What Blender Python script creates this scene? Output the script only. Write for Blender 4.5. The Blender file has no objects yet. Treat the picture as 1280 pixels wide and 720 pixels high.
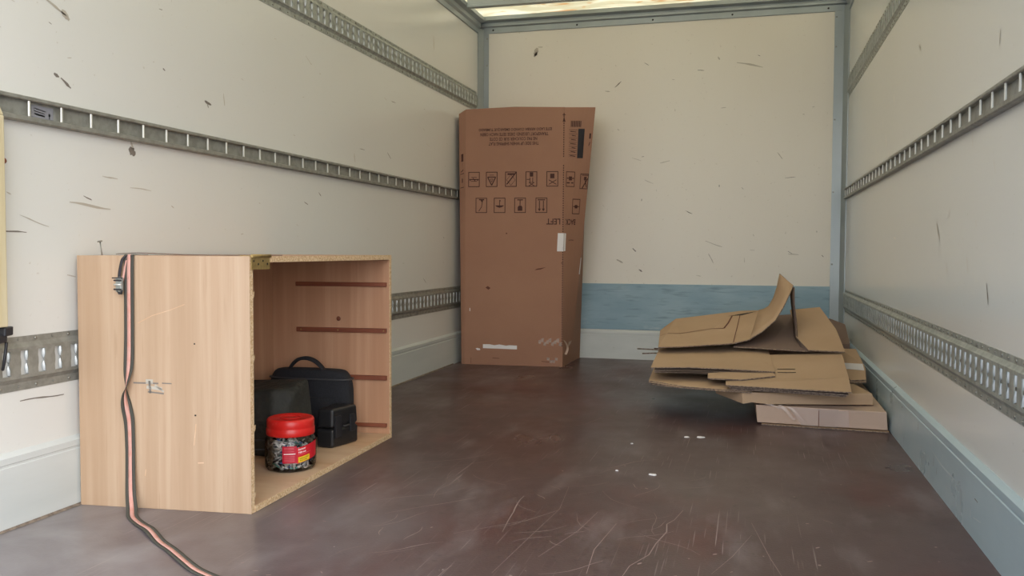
import bpy, bmesh, math, random
from mathutils import Vector, Matrix, geometry
random.seed(7)
sc = bpy.context.scene
C = sc.collection
PI = math.pi

# ---------------------------------------------------------------- camera
cam_d = bpy.data.cameras.new('camera'); cam = bpy.data.objects.new('camera', cam_d); C.objects.link(cam)
def cam_matrix(loc, yaw, pitch, roll):
    cy, sy, cp, sp, cr, sr = math.cos(yaw), math.sin(yaw), math.cos(pitch), math.sin(pitch), math.cos(roll), math.sin(roll)
    f = Vector((sy*cp, cy*cp, sp)); r = Vector((cy, -sy, 0)); u = r.cross(f)
    r2 = cr*r + sr*u; u2 = -sr*r + cr*u
    m = Matrix((r2, u2, -f)).transposed().to_4x4(); m.translation = Vector(loc)
    return m
cam.matrix_world = cam_matrix((1.6896, -1.2077, .6679), -.2677, -.042, .0042)
cam_d.sensor_width = 36; cam_d.lens = 1088.5/1280*36; cam_d.clip_start = .05; cam_d.clip_end = 400
sc.camera = cam

# ---------------------------------------------------------------- world: soft cloudy sky, warmer on the side of the low sun
w = bpy.data.worlds.new('sky'); sc.world = w; w.use_nodes = True
nt = w.node_tree; N = nt.nodes; Lk = nt.links; N.clear()
def wn(t, **k):
    n = N.new(t)
    for a, b in k.items(): setattr(n, a, b)
    return n
tc = wn('ShaderNodeTexCoord'); sep = wn('ShaderNodeSeparateXYZ'); Lk.new(tc.outputs['Generated'], sep.inputs[0])
zen = wn('ShaderNodeValToRGB'); Lk.new(sep.outputs['Z'], zen.inputs[0])
zen.color_ramp.elements[0].position = 0.0; zen.color_ramp.elements[0].color = (.93, .93, .95, 1)
zen.color_ramp.elements[1].position = .8; zen.color_ramp.elements[1].color = (.62, .76, 1.0, 1)
dot = wn('ShaderNodeVectorMath', operation='DOT_PRODUCT'); Lk.new(tc.outputs['Generated'], dot.inputs[0])
dot.inputs[1].default_value = Vector((.85, -.35, .40)).normalized()
warm = wn('ShaderNodeMapRange'); Lk.new(dot.outputs['Value'], warm.inputs[0])
warm.inputs[1].default_value = -.4; warm.inputs[2].default_value = 1.0
noi = wn('ShaderNodeTexNoise'); noi.inputs['Scale'].default_value = 3.2; noi.inputs['Detail'].default_value = 6
Lk.new(tc.outputs['Generated'], noi.inputs['Vector'])
cl = wn('ShaderNodeMapRange'); Lk.new(noi.outputs['Fac'], cl.inputs[0]); cl.inputs[1].default_value = .42; cl.inputs[2].default_value = .62
mx = wn('ShaderNodeMix', data_type='RGBA'); Lk.new(cl.outputs[0], mx.inputs[0]); Lk.new(zen.outputs[0], mx.inputs[6]); mx.inputs[7].default_value = (1.0, .97, .92, 1)
tint = wn('ShaderNodeMix', data_type='RGBA'); Lk.new(warm.outputs[0], tint.inputs[0]); tint.inputs[6].default_value = (.46, .56, .68, 1); tint.inputs[7].default_value = (2.25, 2.24, 2.24, 1)
mw = wn('ShaderNodeMix', data_type='RGBA', blend_type='MULTIPLY'); mw.inputs[0].default_value = 1; Lk.new(mx.outputs[2], mw.inputs[6]); Lk.new(tint.outputs[2], mw.inputs[7])
bgn = wn('ShaderNodeBackground'); Lk.new(mw.outputs[2], bgn.inputs[0]); bgn.inputs[1].default_value = 1.15
wo = wn('ShaderNodeOutputWorld'); Lk.new(bgn.outputs[0], wo.inputs[0])

sc.view_settings.view_transform = 'Standard'; sc.view_settings.look = 'None'
sc.view_settings.gamma = 1; sc.view_settings.use_curve_mapping = False
sc.view_settings.exposure = 1.25

# ---------------------------------------------------------------- material helpers
def S(c):   # sRGB 0-255 -> linear
    return tuple(((v/255)/12.92 if v/255 <= .04045 else ((v/255+.055)/1.055)**2.4) for v in c) + (1,)
class Mat:
    def __init__(s, name, col, rough=.5, metal=0, spec=.5):
        s.m = bpy.data.materials.new(name); s.m.use_nodes = True
        s.t = s.m.node_tree; s.b = s.t.nodes['Principled BSDF']
        s.b.inputs['Base Color'].default_value = S(col); s.b.inputs['Roughness'].default_value = rough
        s.b.inputs['Metallic'].default_value = metal; s.b.inputs['Specular IOR Level'].default_value = spec
        s.col = None; s.c0 = S(col)
        s.tc = s.t.nodes.new('ShaderNodeTexCoord').outputs['Object']
    def node(s, t, **k):
        n = s.t.nodes.new(t)
        for a, b in k.items(): setattr(n, a, b)
        return n
    def link(s, a, b): s.t.links.new(a, b)
    def mapping(s, scale, rot=(0,0,0), loc=(0,0,0)):
        n = s.node('ShaderNodeMapping'); s.link(s.tc, n.inputs[0])
        n.inputs['Scale'].default_value = scale; n.inputs['Rotation'].default_value = rot; n.inputs['Location'].default_value = loc
        return n.outputs[0]
    def noise(s, scale, lo=.4, hi=.6, detail=4, rot=(0,0,0), rough=.55, loc=(0,0,0), dist=0):
        v = s.mapping(scale if not isinstance(scale, (int, float)) else (scale,)*3, rot, loc)
        n = s.node('ShaderNodeTexNoise'); s.link(v, n.inputs['Vector']); n.inputs['Scale'].default_value = 1
        n.inputs['Detail'].default_value = detail; n.inputs['Roughness'].default_value = rough; n.inputs['Distortion'].default_value = dist
        r = s.node('ShaderNodeMapRange'); s.link(n.outputs['Fac'], r.inputs[0]); r.inputs[1].default_value = lo; r.inputs[2].default_value = hi
        return r.outputs[0]
    def math(s, op, a, b):
        n = s.node('ShaderNodeMath', operation=op)
        for i, v in enumerate((a, b)):
            if isinstance(v, (int, float)): n.inputs[i].default_value = v
            else: s.link(v, n.inputs[i])
        return n.outputs[0]
    def over(s, fac, col, amt=1):        # mix another colour over the base where fac is high
        n = s.node('ShaderNodeMix', data_type='RGBA')
        s.link(s.math('MULTIPLY', fac, amt), n.inputs[0])
        if s.col is None: n.inputs[6].default_value = s.c0
        else: s.link(s.col, n.inputs[6])
        n.inputs[7].default_value = S(col); s.col = n.outputs[2]; s.link(s.col, s.b.inputs['Base Color']); return s
    def bump(s, fac, strength=.2, dist=.01):
        n = s.node('ShaderNodeBump'); n.inputs['Strength'].default_value = strength; n.inputs['Distance'].default_value = dist
        s.link(fac, n.inputs['Height']); s.link(n.outputs[0], s.b.inputs['Normal']); return s
    def rough(s, fac, a, b):
        n = s.node('ShaderNodeMapRange'); s.link(fac, n.inputs[0]); n.inputs[3].default_value = a; n.inputs[4].default_value = b
        s.link(n.outputs[0], s.b.inputs['Roughness']); return s
M = {}
def mk(name, *a, **k):
    m = Mat(name, *a, **k); M[name] = m.m; return m

m = mk('wall_gel', (222, 222, 218), .22)
m.over(m.noise((.9, .7, .6), .3, .7, 2), (215, 214, 209), .6)
m.over(m.noise((70, 70, 70), .70, .78, 2, loc=(3, 1, 7)), (190, 184, 172), .5)
m = mk('back_gel', (228, 223, 212), .38)
m.over(m.noise((1.4, 1.4, .7), .35, .7), (221, 214, 201), .6)
m.over(m.noise((70, 70, 70), .70, .78, 2), (184, 174, 158), .5)
m = mk('blue_ply', (152, 178, 190), .5)
m.over(m.noise((3, 3, 9), .35, .65, 5), (128, 158, 174), .8)
m.over(m.noise((7, 7, 60), .55, .72, 6), (98, 122, 136), .6)
m.over(m.noise((5, 5, 14), .62, .75, 5, loc=(4, 2, 1)), (188, 200, 204), .6)
m = mk('kick_grey', (206, 210, 208), .42)
m.over(m.noise((3, 1.2, 9), .35, .7, 5), (188, 194, 192), .7)
m.over(m.noise((50, 12, 60), .7, .76, 4), (120, 118, 112), .6)
m = mk('kick_alu', (182, 200, 208), .28, .15)
m.over(m.noise((3, .8, 9), .35, .7, 5), (166, 186, 195), .7)
m.over(m.noise((60, 3, 60), .70, .75, 3), (204, 212, 214), .5)
m.over(m.noise((30, 30, 8), .73, .77, 3, loc=(7, 1, 2)), (96, 104, 110), .6)
m.rough(m.noise(4, .3, .7), .24, .42)
m = mk('alu', (166, 174, 176), .38, .35)
m.over(m.noise((6, 6, 3), .35, .7, 5), (148, 157, 160), .6)
m = mk('galv', (164, 168, 162), .42, .25)
m.over(m.noise(40, .4, .62, 3), (126, 130, 124), .7)
m.over(m.noise(9, .62, .72, 5), (176, 176, 166), .5)
m = mk('galv_dull', (152, 152, 145), .45, .3)
m.over(m.noise(40, .4, .62, 3), (124, 124, 116), .6)
m = mk('bright_metal', (226, 226, 220), .3, .5); mk('tongue_metal', (196, 200, 200), .35, .4)
m = mk('rivet', (150, 148, 140), .35, .7)
m = mk('roof_grp', (200, 192, 168), .45)
m.over(m.noise((2.2, 5, 3), .45, .6, 6, dist=1.6), (220, 212, 192), 1)  # cloud blotches showing in the roof are painted into its colour
m.over(m.noise((3, 7, 3), .58, .66, 5, loc=(2, 5, 1), dist=2), (196, 158, 114), .8)
tr = m.node('ShaderNodeBsdfTranslucent'); m.link(m.col, tr.inputs[0])
ad = m.node('ShaderNodeMixShader'); ad.inputs[0].default_value = .9
m.link(m.b.outputs[0], ad.inputs[1]); m.link(tr.outputs[0], ad.inputs[2])
m.link(ad.outputs[0], m.t.nodes['Material Output'].inputs[0])

# floor: phenolic plywood, brown, worn and scratched
m = mk('floor_ply', (74, 54, 54), .34)
m.over(m.noise((1.3, .9, 1), .38, .66, 5), (90, 72, 72), .75)
m.over(m.noise((2.6, 1.6, 1), .52, .68, 6, loc=(3, 1, 0)), (84, 48, 47), .8)
m.over(m.noise((7, 2.6, 1), .54, .7, 6, rot=(0, 0, .5)), (122, 110, 110), .45)
m.over(m.noise((40, 34, 1), .60, .72, 4), (60, 46, 46), .6)
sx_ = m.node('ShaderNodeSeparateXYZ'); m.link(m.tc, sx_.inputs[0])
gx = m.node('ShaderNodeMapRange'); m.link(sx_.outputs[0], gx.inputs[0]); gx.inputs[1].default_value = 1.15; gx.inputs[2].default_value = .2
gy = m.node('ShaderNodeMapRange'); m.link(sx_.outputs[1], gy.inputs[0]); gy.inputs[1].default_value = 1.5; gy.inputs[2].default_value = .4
m.over(m.math('MULTIPLY', m.math('MULTIPLY', gx.outputs[0], gy.outputs[0]), m.noise((3, 2, 1), .2, .62, 6, dist=.6)), (158, 154, 154), .9)  # grey sheen of the near left floor, painted into the colour
ms = m.noise((1.6, 1.3, 1), .42, .6, 3, loc=(9, 4, 0))
for k, (ang, sx, sy, lo, am) in enumerate(((.5, 150, 2.2, .735, .75), (-.28, 170, 2.6, .73, .7), (1.15, 140, 3.2, .745, .6), (.05, 190, 2, .74, .6), (-.9, 160, 3, .745, .55), (2.0, 150, 3, .74, .5))):
    f = m.noise((sx, sy, 1), lo-.035, lo+.01, 1.5, rot=(0, 0, ang), loc=(k*3.1, k, 0), dist=.0)
    m.over(m.math('MULTIPLY', f, ms), (170, 154, 150), am*.85)
m.over(m.noise((46, 40, 1), .73, .77, 4, loc=(1, 7, 0)), (190, 180, 174), .7)
m.rough(m.noise((2.5, 2, 1), .3, .7, 6), .26, .5)
m.bump(m.noise(160, .3, .7, 2), .06, .002)

def wood(name, a, b, c, grain=(70, 70, 1.6), rgh=.45):
    m = mk(name, a, rgh)
    m.over(m.noise(grain, .36, .62, 3, dist=.3), b, .8)
    m.over(m.noise((grain[0]*.22, grain[1]*.22, grain[2]*.5), .42, .62, 2), c, .6)
    m.over(m.noise((grain[0]*3.2, grain[1]*3.2, grain[2]*5), .6, .72, 2), c, .5)
    return m
wood('beech', (188, 161, 134), (178, 148, 120), (169, 139, 110))
wood('beech_inside', (196, 152, 120), (186, 140, 108), (176, 130, 98))
wood('beech_floor', (206, 168, 132), (192, 152, 118), (222, 196, 168), (3, 30, 30))
wood('cleat_wood', (138, 78, 54), (122, 66, 46), (110, 60, 42), (3, 60, 60))
wood('batten_wood', (208, 196, 164), (194, 178, 138), (216, 206, 176), (60, 60, 3))
m = mk('chipboard', (234, 206, 168), .8)
m.over(m.noise(190, .46, .56, 3), (206, 168, 124), .9)
m.over(m.noise(260, .6, .66, 2, loc=(5, 5, 5)), (232, 204, 164), .9)
m.over(m.noise(300, .62, .67, 2, loc=(1, 8, 2)), (128, 92, 62), .7)
m.bump(m.noise(240, .3, .7, 2), .5, .002)
def card(name, a, b, rgh=.75):
    m = mk(name, a, rgh, spec=.25)
    m.over(m.noise((2.4, 2.4, 3), .35, .68, 5), b, .8)
    m.over(m.noise(220, .45, .7, 2), b, .3)
    return m
card('card_box', (162, 122, 100), (152, 112, 92))
card('card_sheet', (184, 156, 128), (174, 146, 118))
card('card_shaded', (128, 108, 98), (116, 98, 90))  # card tone darkened to carry the shade under the fold
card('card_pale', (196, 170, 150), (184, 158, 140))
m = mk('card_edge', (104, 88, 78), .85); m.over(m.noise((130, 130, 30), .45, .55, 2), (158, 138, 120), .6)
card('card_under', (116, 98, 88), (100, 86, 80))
mk('ink', (70, 34, 24), .7); mk('ink_blue', (34, 30, 36), .7)
mk('paper_white', (226, 222, 222), .6); mk('paper_grey', (140, 140, 146), .6); mk('crease_dark', (96, 52, 36), .8)
mk('scuff_dark', (122, 114, 106), .7); mk('scuff_pale', (180, 173, 160), .6); mk('scratch_pale', (158, 138, 132), .6)
mk('scratch_white', (206, 214, 216), .5)
m = mk('tape', (226, 206, 196), .18); m.b.inputs['Alpha'].default_value = .42
m = mk('white_tape', (222, 218, 220), .3)
m = mk('bag_fabric', (34, 35, 40), .85); m.over(m.noise(300, .4, .6, 2), (22, 22, 26), .8); m.bump(m.noise(420, .3, .7, 1), .3, .002)
m = mk('bag_olive', (40, 40, 36), .7); m.over(m.noise(30, .4, .7, 5), (54, 53, 46), .6); m.bump(m.noise(14, .3, .7, 3), .4, .02)
m = mk('black_plastic', (30, 30, 32), .38); m.bump(m.noise(200, .3, .7, 1), .12, .002)
mk('dark_plastic', (36, 36, 40), .4); mk('zip_grey', (60, 60, 62), .5)
m = mk('red_lid', (214, 38, 34), .32); m.over(m.noise(60, .6, .7, 3), (230, 110, 100), .35)
mk('label_red', (206, 30, 44), .4); mk('label_dark_red', (190, 22, 50), .4); mk('label_yellow', (232, 196, 40), .4); mk('label_white', (246, 236, 236), .4); mk('label_pink', (226, 120, 130), .4)
m = mk('screw_steel', (224, 221, 215), .35, .05); m.over(m.noise(60, .45, .6, 2), (160, 156, 148), .7)
m = mk('plug_blue', (90, 130, 200), .4); mk('plug_dark', (50, 48, 60), .4); mk('plug_teal', (96, 160, 150), .4)
m = mk('strap_dark', (72, 70, 62), .85); m.bump(m.noise(500, .3, .7, 1), .3, .002)
m = mk('strap_black', (52, 50, 54), .85)
m = mk('strap_pink', (206, 158, 146), .85); m.over(m.noise(40, .4, .7, 3), (198, 124, 104), .5)
m = mk('brass', (176, 150, 96), .42, .6); m.over(m.noise(90, .4, .7, 3), (140, 118, 74), .7)
mk('hole_dark', (30, 26, 22), .8)
m = mk('debris', (134, 120, 106), .95); m.over(m.noise(60, .4, .6, 4), (98, 86, 76), .9)
m = mk('tarmac', (150, 146, 140), .9); m.over(m.noise(30, .4, .7, 5), (128, 124, 120), .7)
m = mk('outer_white', (226, 228, 230), .4)
# clear plastic of the jar
jm = bpy.data.materials.new('clear_plastic'); jm.use_nodes = True; M['clear_plastic'] = jm
t = jm.node_tree; t.nodes.clear()
o_ = t.nodes.new('ShaderNodeOutputMaterial'); tp = t.nodes.new('ShaderNodeBsdfTransparent'); gl = t.nodes.new('ShaderNodeBsdfGlossy')
fr = t.nodes.new('ShaderNodeFresnel'); fr.inputs[0].default_value = 1.45; mi = t.nodes.new('ShaderNodeMixShader')
tp.inputs[0].default_value = (.985, .985, .98, 1); gl.inputs['Roughness'].default_value = .08
t.links.new(fr.outputs[0], mi.inputs[0]); t.links.new(tp.outputs[0], mi.inputs[1]); t.links.new(gl.outputs[0], mi.inputs[2]); t.links.new(mi.outputs[0], o_.inputs[0])

# ---------------------------------------------------------------- object helpers
def tag(o, label=None, cat=None, group=None, kind=None):
    for k, v in (('label', label), ('category', cat), ('group', group), ('kind', kind)):
        if v: o[k] = v
    return o
def thing(name, label, cat, loc, group=None):
    o = bpy.data.objects.new(name, None); C.objects.link(o); o.location = loc; o.empty_display_size = .05
    return tag(o, label, cat, group)
def root_loc(p):
    v = Vector((0, 0, 0))
    while p is not None: v += p.location; p = p.parent
    return v
class MB:
    """collects geometry in world coordinates, links it as one mesh object"""
    def __init__(s): s.v = []; s.f = []; s.mi = []; s.sm = []
    def add(s, vs, fs, mi=0, smooth=False):
        n = len(s.v); s.v += [Vector(x) for x in vs]
        for f in fs: s.f.append([i+n for i in f]); s.mi.append(mi); s.sm.append(smooth)
        return s
    def box(s, a, b, mi=0):
        x0, y0, z0 = a; x1, y1, z1 = b
        vs = [(x0,y0,z0),(x1,y0,z0),(x1,y1,z0),(x0,y1,z0),(x0,y0,z1),(x1,y0,z1),(x1,y1,z1),(x0,y1,z1)]
        return s.add(vs, [(3,2,1,0),(4,5,6,7),(0,1,5,4),(1,2,6,5),(2,3,7,6),(3,0,4,7)], mi)
    def prism(s, base, top, mi=0, mi_side=None):
        n = len(base); vs = list(base)+list(top)
        s.add(vs, [tuple(range(n-1, -1, -1))], mi if mi_side is None else mi)
        k = len(s.v)-2*n
        s.f.append([k+n+i for i in range(n)]); s.mi.append(mi); s.sm.append(False)
        for i in range(n):
            j = (i+1) % n
            s.f.append([k+i, k+j, k+n+j, k+n+i]); s.mi.append(mi if mi_side is None else mi_side); s.sm.append(False)
        return s
    def loft(s, rings, mi=0, cap=True, closed=True, smooth=True):
        n = len(rings[0]); k = len(s.v); s.v += [Vector(p) for r in rings for p in r]
        for a in range(len(rings)-1):
            for i in range(n if closed else n-1):
                j = (i+1) % n
                s.f.append([k+a*n+i, k+a*n+j, k+(a+1)*n+j, k+(a+1)*n+i]); s.mi.append(mi); s.sm.append(smooth)
        if cap:
            s.f.append([k+i for i in range(n-1, -1, -1)]); s.mi.append(mi); s.sm.append(False)
            q = k+(len(rings)-1)*n; s.f.append([q+i for i in range(n)]); s.mi.append(mi); s.sm.append(False)
        return s
    def tube(s, pts, r, n=8, mi=0, cap=True):
        pts = [Vector(p) for p in pts]; rings = []
        rr = r if isinstance(r, (list, tuple)) else [r]*len(pts)
        up = None
        for i, p in enumerate(pts):
            d = (pts[min(i+1, len(pts)-1)]-pts[max(i-1, 0)]).normalized()
            if up is None: up = d.orthogonal().normalized()
            else: up = (up-d*up.dot(d)).normalized()
            q = d.cross(up)
            rings.append([p+rr[i]*(math.cos(2*PI*k/n)*up+math.sin(2*PI*k/n)*q) for k in range(n)])
        return s.loft(rings, mi, cap)
    def lathe(s, c, prof, n=40, mi=0, cap=True, sq=0):
        rings = []
        for r, z in prof:
            ring = []
            for k in range(n):
                a = 2*PI*k/n; q = 1+sq*(1/max(abs(math.cos(a)), abs(math.sin(a)))-1)
                ring.append((c[0]+r*q*math.cos(a), c[1]+r*q*math.sin(a), c[2]+z))
            rings.append(ring)
        return s.loft(rings, mi, cap)
    def dome(s, c, nrm, r, h=None, n=8, mi=0):
        c = Vector(c); nrm = Vector(nrm).normalized(); u = nrm.orthogonal().normalized(); v = nrm.cross(u); h = h or r*.6
        rings = [[c+nrm*hh*h+r*k*(math.cos(2*PI*i/n)*u+math.sin(2*PI*i/n)*v) for i in range(n)] for k, hh in ((1, 0), (.8, .6), (.35, .95))]
        return s.loft(rings, mi)
    def build(s, name, mats, parent=None, bevel=0, seg=2, sub=0, fixn=True):
        me = bpy.data.meshes.new(name); off = root_loc(parent)
        me.from_pydata([tuple(v-off) for v in s.v], [], s.f)
        if isinstance(mats, str): mats = [mats]
        for x in mats: me.materials.append(M[x])
        for p, a, b in zip(me.polygons, s.mi, s.sm): p.material_index = a; p.use_smooth = b
        if fixn:
            bm = bmesh.new(); bm.from_mesh(me); bmesh.ops.recalc_face_normals(bm, faces=bm.faces); bm.to_mesh(me); bm.free()
        o = bpy.data.objects.new(name, me); C.objects.link(o); o.parent = parent
        if bevel:
            b = o.modifiers.new('bevel', 'BEVEL'); b.width = bevel; b.segments = seg; b.limit_method = 'ANGLE'
        if sub:
            b = o.modifiers.new('sub', 'SUBSURF'); b.levels = sub; b.render_levels = sub
        return o
def struct(o): o['kind'] = 'structure'; return o

# flat print: shapes in a (u, v) frame mapped onto a surface by fn(u, v)
class Print:
    def __init__(s, fn): s.fn = fn; s.mb = MB()
    def poly(s, pts, mi=0): s.mb.add([s.fn(*p) for p in pts], [tuple(range(len(pts)))], mi); return s
    def rect(s, u0, v0, u1, v1, mi=0): return s.poly([(u0, v0), (u1, v0), (u1, v1), (u0, v1)], mi)
    def line(s, a, b, w, mi=0):
        d = Vector((b[0]-a[0], b[1]-a[1])); 
        if d.length == 0: return s
        n = Vector((-d.y, d.x)).normalized()*w/2
        return s.poly([(a[0]+n.x, a[1]+n.y), (a[0]-n.x, a[1]-n.y), (b[0]-n.x, b[1]-n.y), (b[0]+n.x, b[1]+n.y)], mi)
    def pline(s, pts, w, mi=0):
        pts = [tuple(Vector(a).lerp(Vector(b), k/8)) for a, b in zip(pts, pts[1:]) for k in range(8)]+[tuple(pts[-1])]
        for a, b in zip(pts, pts[1:]): s.line(a, b, w, mi)
        return s
    def frame(s, u0, v0, u1, v1, w, mi=0):
        s.rect(u0, v0, u1, v0+w, mi); s.rect(u0, v1-w, u1, v1, mi); s.rect(u0, v0+w, u0+w, v1-w, mi); s.rect(u1-w, v0+w, u1, v1-w, mi); return s
    def text(s, txt, uc, vc, width, height, flip=False, mi=0):
        c = bpy.data.curves.new('t', 'FONT'); c.body = txt; c.size = 1; c.offset = .018; c.resolution_u = 2
        o = bpy.data.objects.new('t', c); C.objects.link(o)
        dg = bpy.context.evaluated_depsgraph_get(); me = bpy.data.meshes.new_from_object(o.evaluated_get(dg))
        xs = [v.co.x for v in me.vertices]; ys = [v.co.y for v in me.vertices]
        x0, x1, y0, y1 = min(xs), max(xs), min(ys), max(ys); k = -1 if flip else 1
        vs = [s.fn(uc+k*((v.co.x-x0)/(x1-x0)-.5)*width, vc+k*((v.co.y-y0)/(y1-y0)-.5)*height) for v in me.vertices]
        s.mb.add(vs, [tuple(p.vertices) for p in me.polygons], mi)
        bpy.data.objects.remove(o); bpy.data.curves.remove(c); bpy.data.meshes.remove(me); return s
    def build(s, name, mats, parent): return s.mb.build(name, mats, parent, fixn=False)

# ================================================================ THE SETTING
Wd, Ln, Y0, ZR = 2.2, 4.205, -.55, 2.17
XL, XR = -.015, 2.215       # wall faces
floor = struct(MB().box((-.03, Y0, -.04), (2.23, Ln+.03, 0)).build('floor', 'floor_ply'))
struct(MB().box((-.06, Y0-.02, -.25), (2.26, Ln+.06, -.04)).build('trim_1', 'alu'))        # chassis edge under the floor
struct(MB().box((XL-.03, Y0, 0), (XL, Ln+.03, ZR)).build('wall_left', 'wall_gel'))
struct(MB().box((XR, Y0, 0), (XR+.03, Ln+.03, ZR)).build('wall_right', 'wall_gel'))
struct(MB().box((XL, Ln, 0), (XR, Ln+.03, ZR)).build('wall_back', 'back_gel'))
ceil = struct(MB().box((XL-.03, Y0, ZR), (XR+.03, Ln+.03, ZR+.004)).build('ceiling', 'roof_grp'))
struct(MB().box((-30, -34, -.99), (32, 30, -.95)).build('ground', 'tarmac'))

# rear frame round the opening
rf = MB(); rf.box((XL-.08, Y0-.06, 0), (XL+.005, Y0, ZR+.06)).box((XR-.005, Y0-.06, 0), (XR+.08, Y0, ZR+.06)).box((XL+.005, Y0-.06, ZR-.06), (XR-.005, Y0, ZR+.06))
struct(rf.build('trim_2', 'alu', bevel=.004))

# kick boards (extruded profiles running along the walls) and blue board
def kick_side(x, sgn, name, mat, ztop, y1):
    prof = [(0, 0), (0, ztop-.034), (-.0025, ztop-.032), (-.0025, ztop-.027), (0, ztop-.025), (0, ztop-.010), (-.012, ztop), (-.0148, ztop), (-.0148, 0)]
    mb = MB(); mb.loft([[(x+sgn*a, y, z) for a, z in prof] for y in (Y0, y1)], smooth=False)
    return struct(mb.build(name, mat))
kick_side(0, 1, 'baseboard_left', 'kick_grey', .183, Ln-.001)
kick_side(Wd, -1, 'baseboard_right', 'kick_alu', .183, Ln-.001)
prof = [(0, 0), (0, .148), (.003, .150), (.003, .154), (0, .156), (0, .168), (.010, .182), (.015, .182), (.015, 0)]
mb = MB(); mb.loft([[(x, Ln-.016+a, z) for a, z in prof] for x in (.002, 2.198)], smooth=False)
struct(mb.build('baseboard_back', 'kick_grey'))
struct(MB().box((.045, Ln-.008, .183), (2.136, Ln, .470)).build('trim_3', 'blue_ply', bevel=.002))

# corner posts, folded aluminium
def post(x0, x1, side, name):
    mb = MB()
    xi = x1 if side < 0 else x0
    mb.box((min(x0, x1), Ln-.006, .183), (max(x0, x1), Ln-.0005, 2.09))
    if side < 0: mb.box((XL+.0005, Ln-.055, .20), (XL+.006, Ln-.006, 2.09)).add([(XL+.006, Ln-.05, .2), (XL+.028, Ln-.006, .2), (XL+.028, Ln-.006, 2.09), (XL+.006, Ln-.05, 2.09)], [(0, 1, 2, 3)])
    else: mb.box((XR-.006, Ln-.055, .20), (XR-.0005, Ln-.006, 2.09)).add([(XR-.006, Ln-.05, .2), (XR-.028, Ln-.006, .2), (XR-.028, Ln-.006, 2.09), (XR-.006, Ln-.05, 2.09)], [(0, 1, 2, 3)])
    o = struct(mb.build(name, 'alu', fixn=False))
    r = MB()
    xc = .034 if side < 0 else 2.146
    for z in (.6, 1.02, 1.44, 1.86, 2.03): r.dome((xc, Ln-.006, z), (0, -1, 0), .005)
    tag(r.build('rivet_row', 'rivet', o), kind='stuff')
post(XL, .045, -1, 'trim_4'); post(XR, 2.136, 1, 'trim_5')

# top rail at the back wall: lower flat flange, groove, upper lip
mb = MB()
prof = [(-.0005, 2.062), (-.007, 2.064), (-.007, 2.098), (-.022, 2.104), (-.022, 2.118), (-.016, 2.122), (-.016, 2.128), (-.05, 2.136), (-.05, 2.160), (-.0005, 2.165)]
mb.loft([[(x, Ln+a, z) for a, z in prof] for x in (XL+.001, XR-.001)], smooth=False)
tb = struct(mb.build('trim_6', 'alu'))
r = MB()
for x in (.075, .62, 1.09, 1.56, 2.10): r.dome((x, Ln-.007, 2.082), (0, -1, 0), .006, mi=0)
tag(r.build('rivet_row', 'hole_dark', tb), kind='stuff')
# top rails along the sides
for side, name in ((-1, 'trim_7'), (1, 'trim_8')):
    X, s = (XL, 1) if side < 0 else (XR, -1)
    prof = [(.0005, 2.055), (.008, 2.058), (.008, 2.085), (.022, 2.095), (.022, 2.118), (.050, 2.128), (.050, 2.150), (.030, 2.166), (.0005, 2.166)]
    mb = MB(); mb.loft([[(X+s*a, y, z) for a, z in prof] for y in (Y0, Ln-.052)], smooth=False)
    struct(mb.build(name, 'alu'))
# roof bows across
mb0 = None
for k in range(9):
    y = 3.80-.47*k
    prof = [(-.022, 2.118), (.022, 2.118), (.022, 2.130), (.014, 2.134), (.014, 2.168), (-.014, 2.168), (-.014, 2.134), (-.022, 2.130)]
    if mb0 is None:
        mb = MB(); mb.loft([[(x, a, z) for a, z in prof] for x in (.036, 2.164)], smooth=False)
        o = struct(mb.build('ceiling_bow', 'alu')); mb0 = o.data
    else:
        o = bpy.data.objects.new('ceiling_bow', mb0); C.objects.link(o); struct(o)
    o.location = (0, y, 0)

# scuffs and scratches: thin smears lying on the surfaces
def smear(fn, pts, w, mi=0, mb=None, wob=.3):
    n = len(pts); L = []; R = []
    for i, p in enumerate(pts):
        a = Vector(pts[max(i-1, 0)]); b = Vector(pts[min(i+1, n-1)]); d = (b-a).normalized(); q = Vector((-d.y, d.x))
        ww = w*(.25+.75*math.sin(PI*(i+.5)/n))*(1+random.uniform(-wob, wob))/2
        L.append(fn(p[0]+q.x*ww, p[1]+q.y*ww)); R.append(fn(p[0]-q.x*ww, p[1]-q.y*ww))
    k = len(mb.v); mb.v += [Vector(x) for x in L+R]
    for i in range(n-1): mb.f.append([k+i, k+i+1, k+n+i+1, k+n+i]); mb.mi.append(mi); mb.sm.append(False)
def seg(a, b, n=7, wob=.04):
    a = Vector(a); b = Vector(b); d = b-a; q = Vector((-d.y, d.x))
    ph = random.uniform(0, 6)
    return [tuple(a+d*t/(n-1)+q*wob*math.sin(ph+t*.9)*.3) for t in range(n)]
lf = lambda y, z: (XL+.0006, y, z)
mb = MB()
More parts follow.
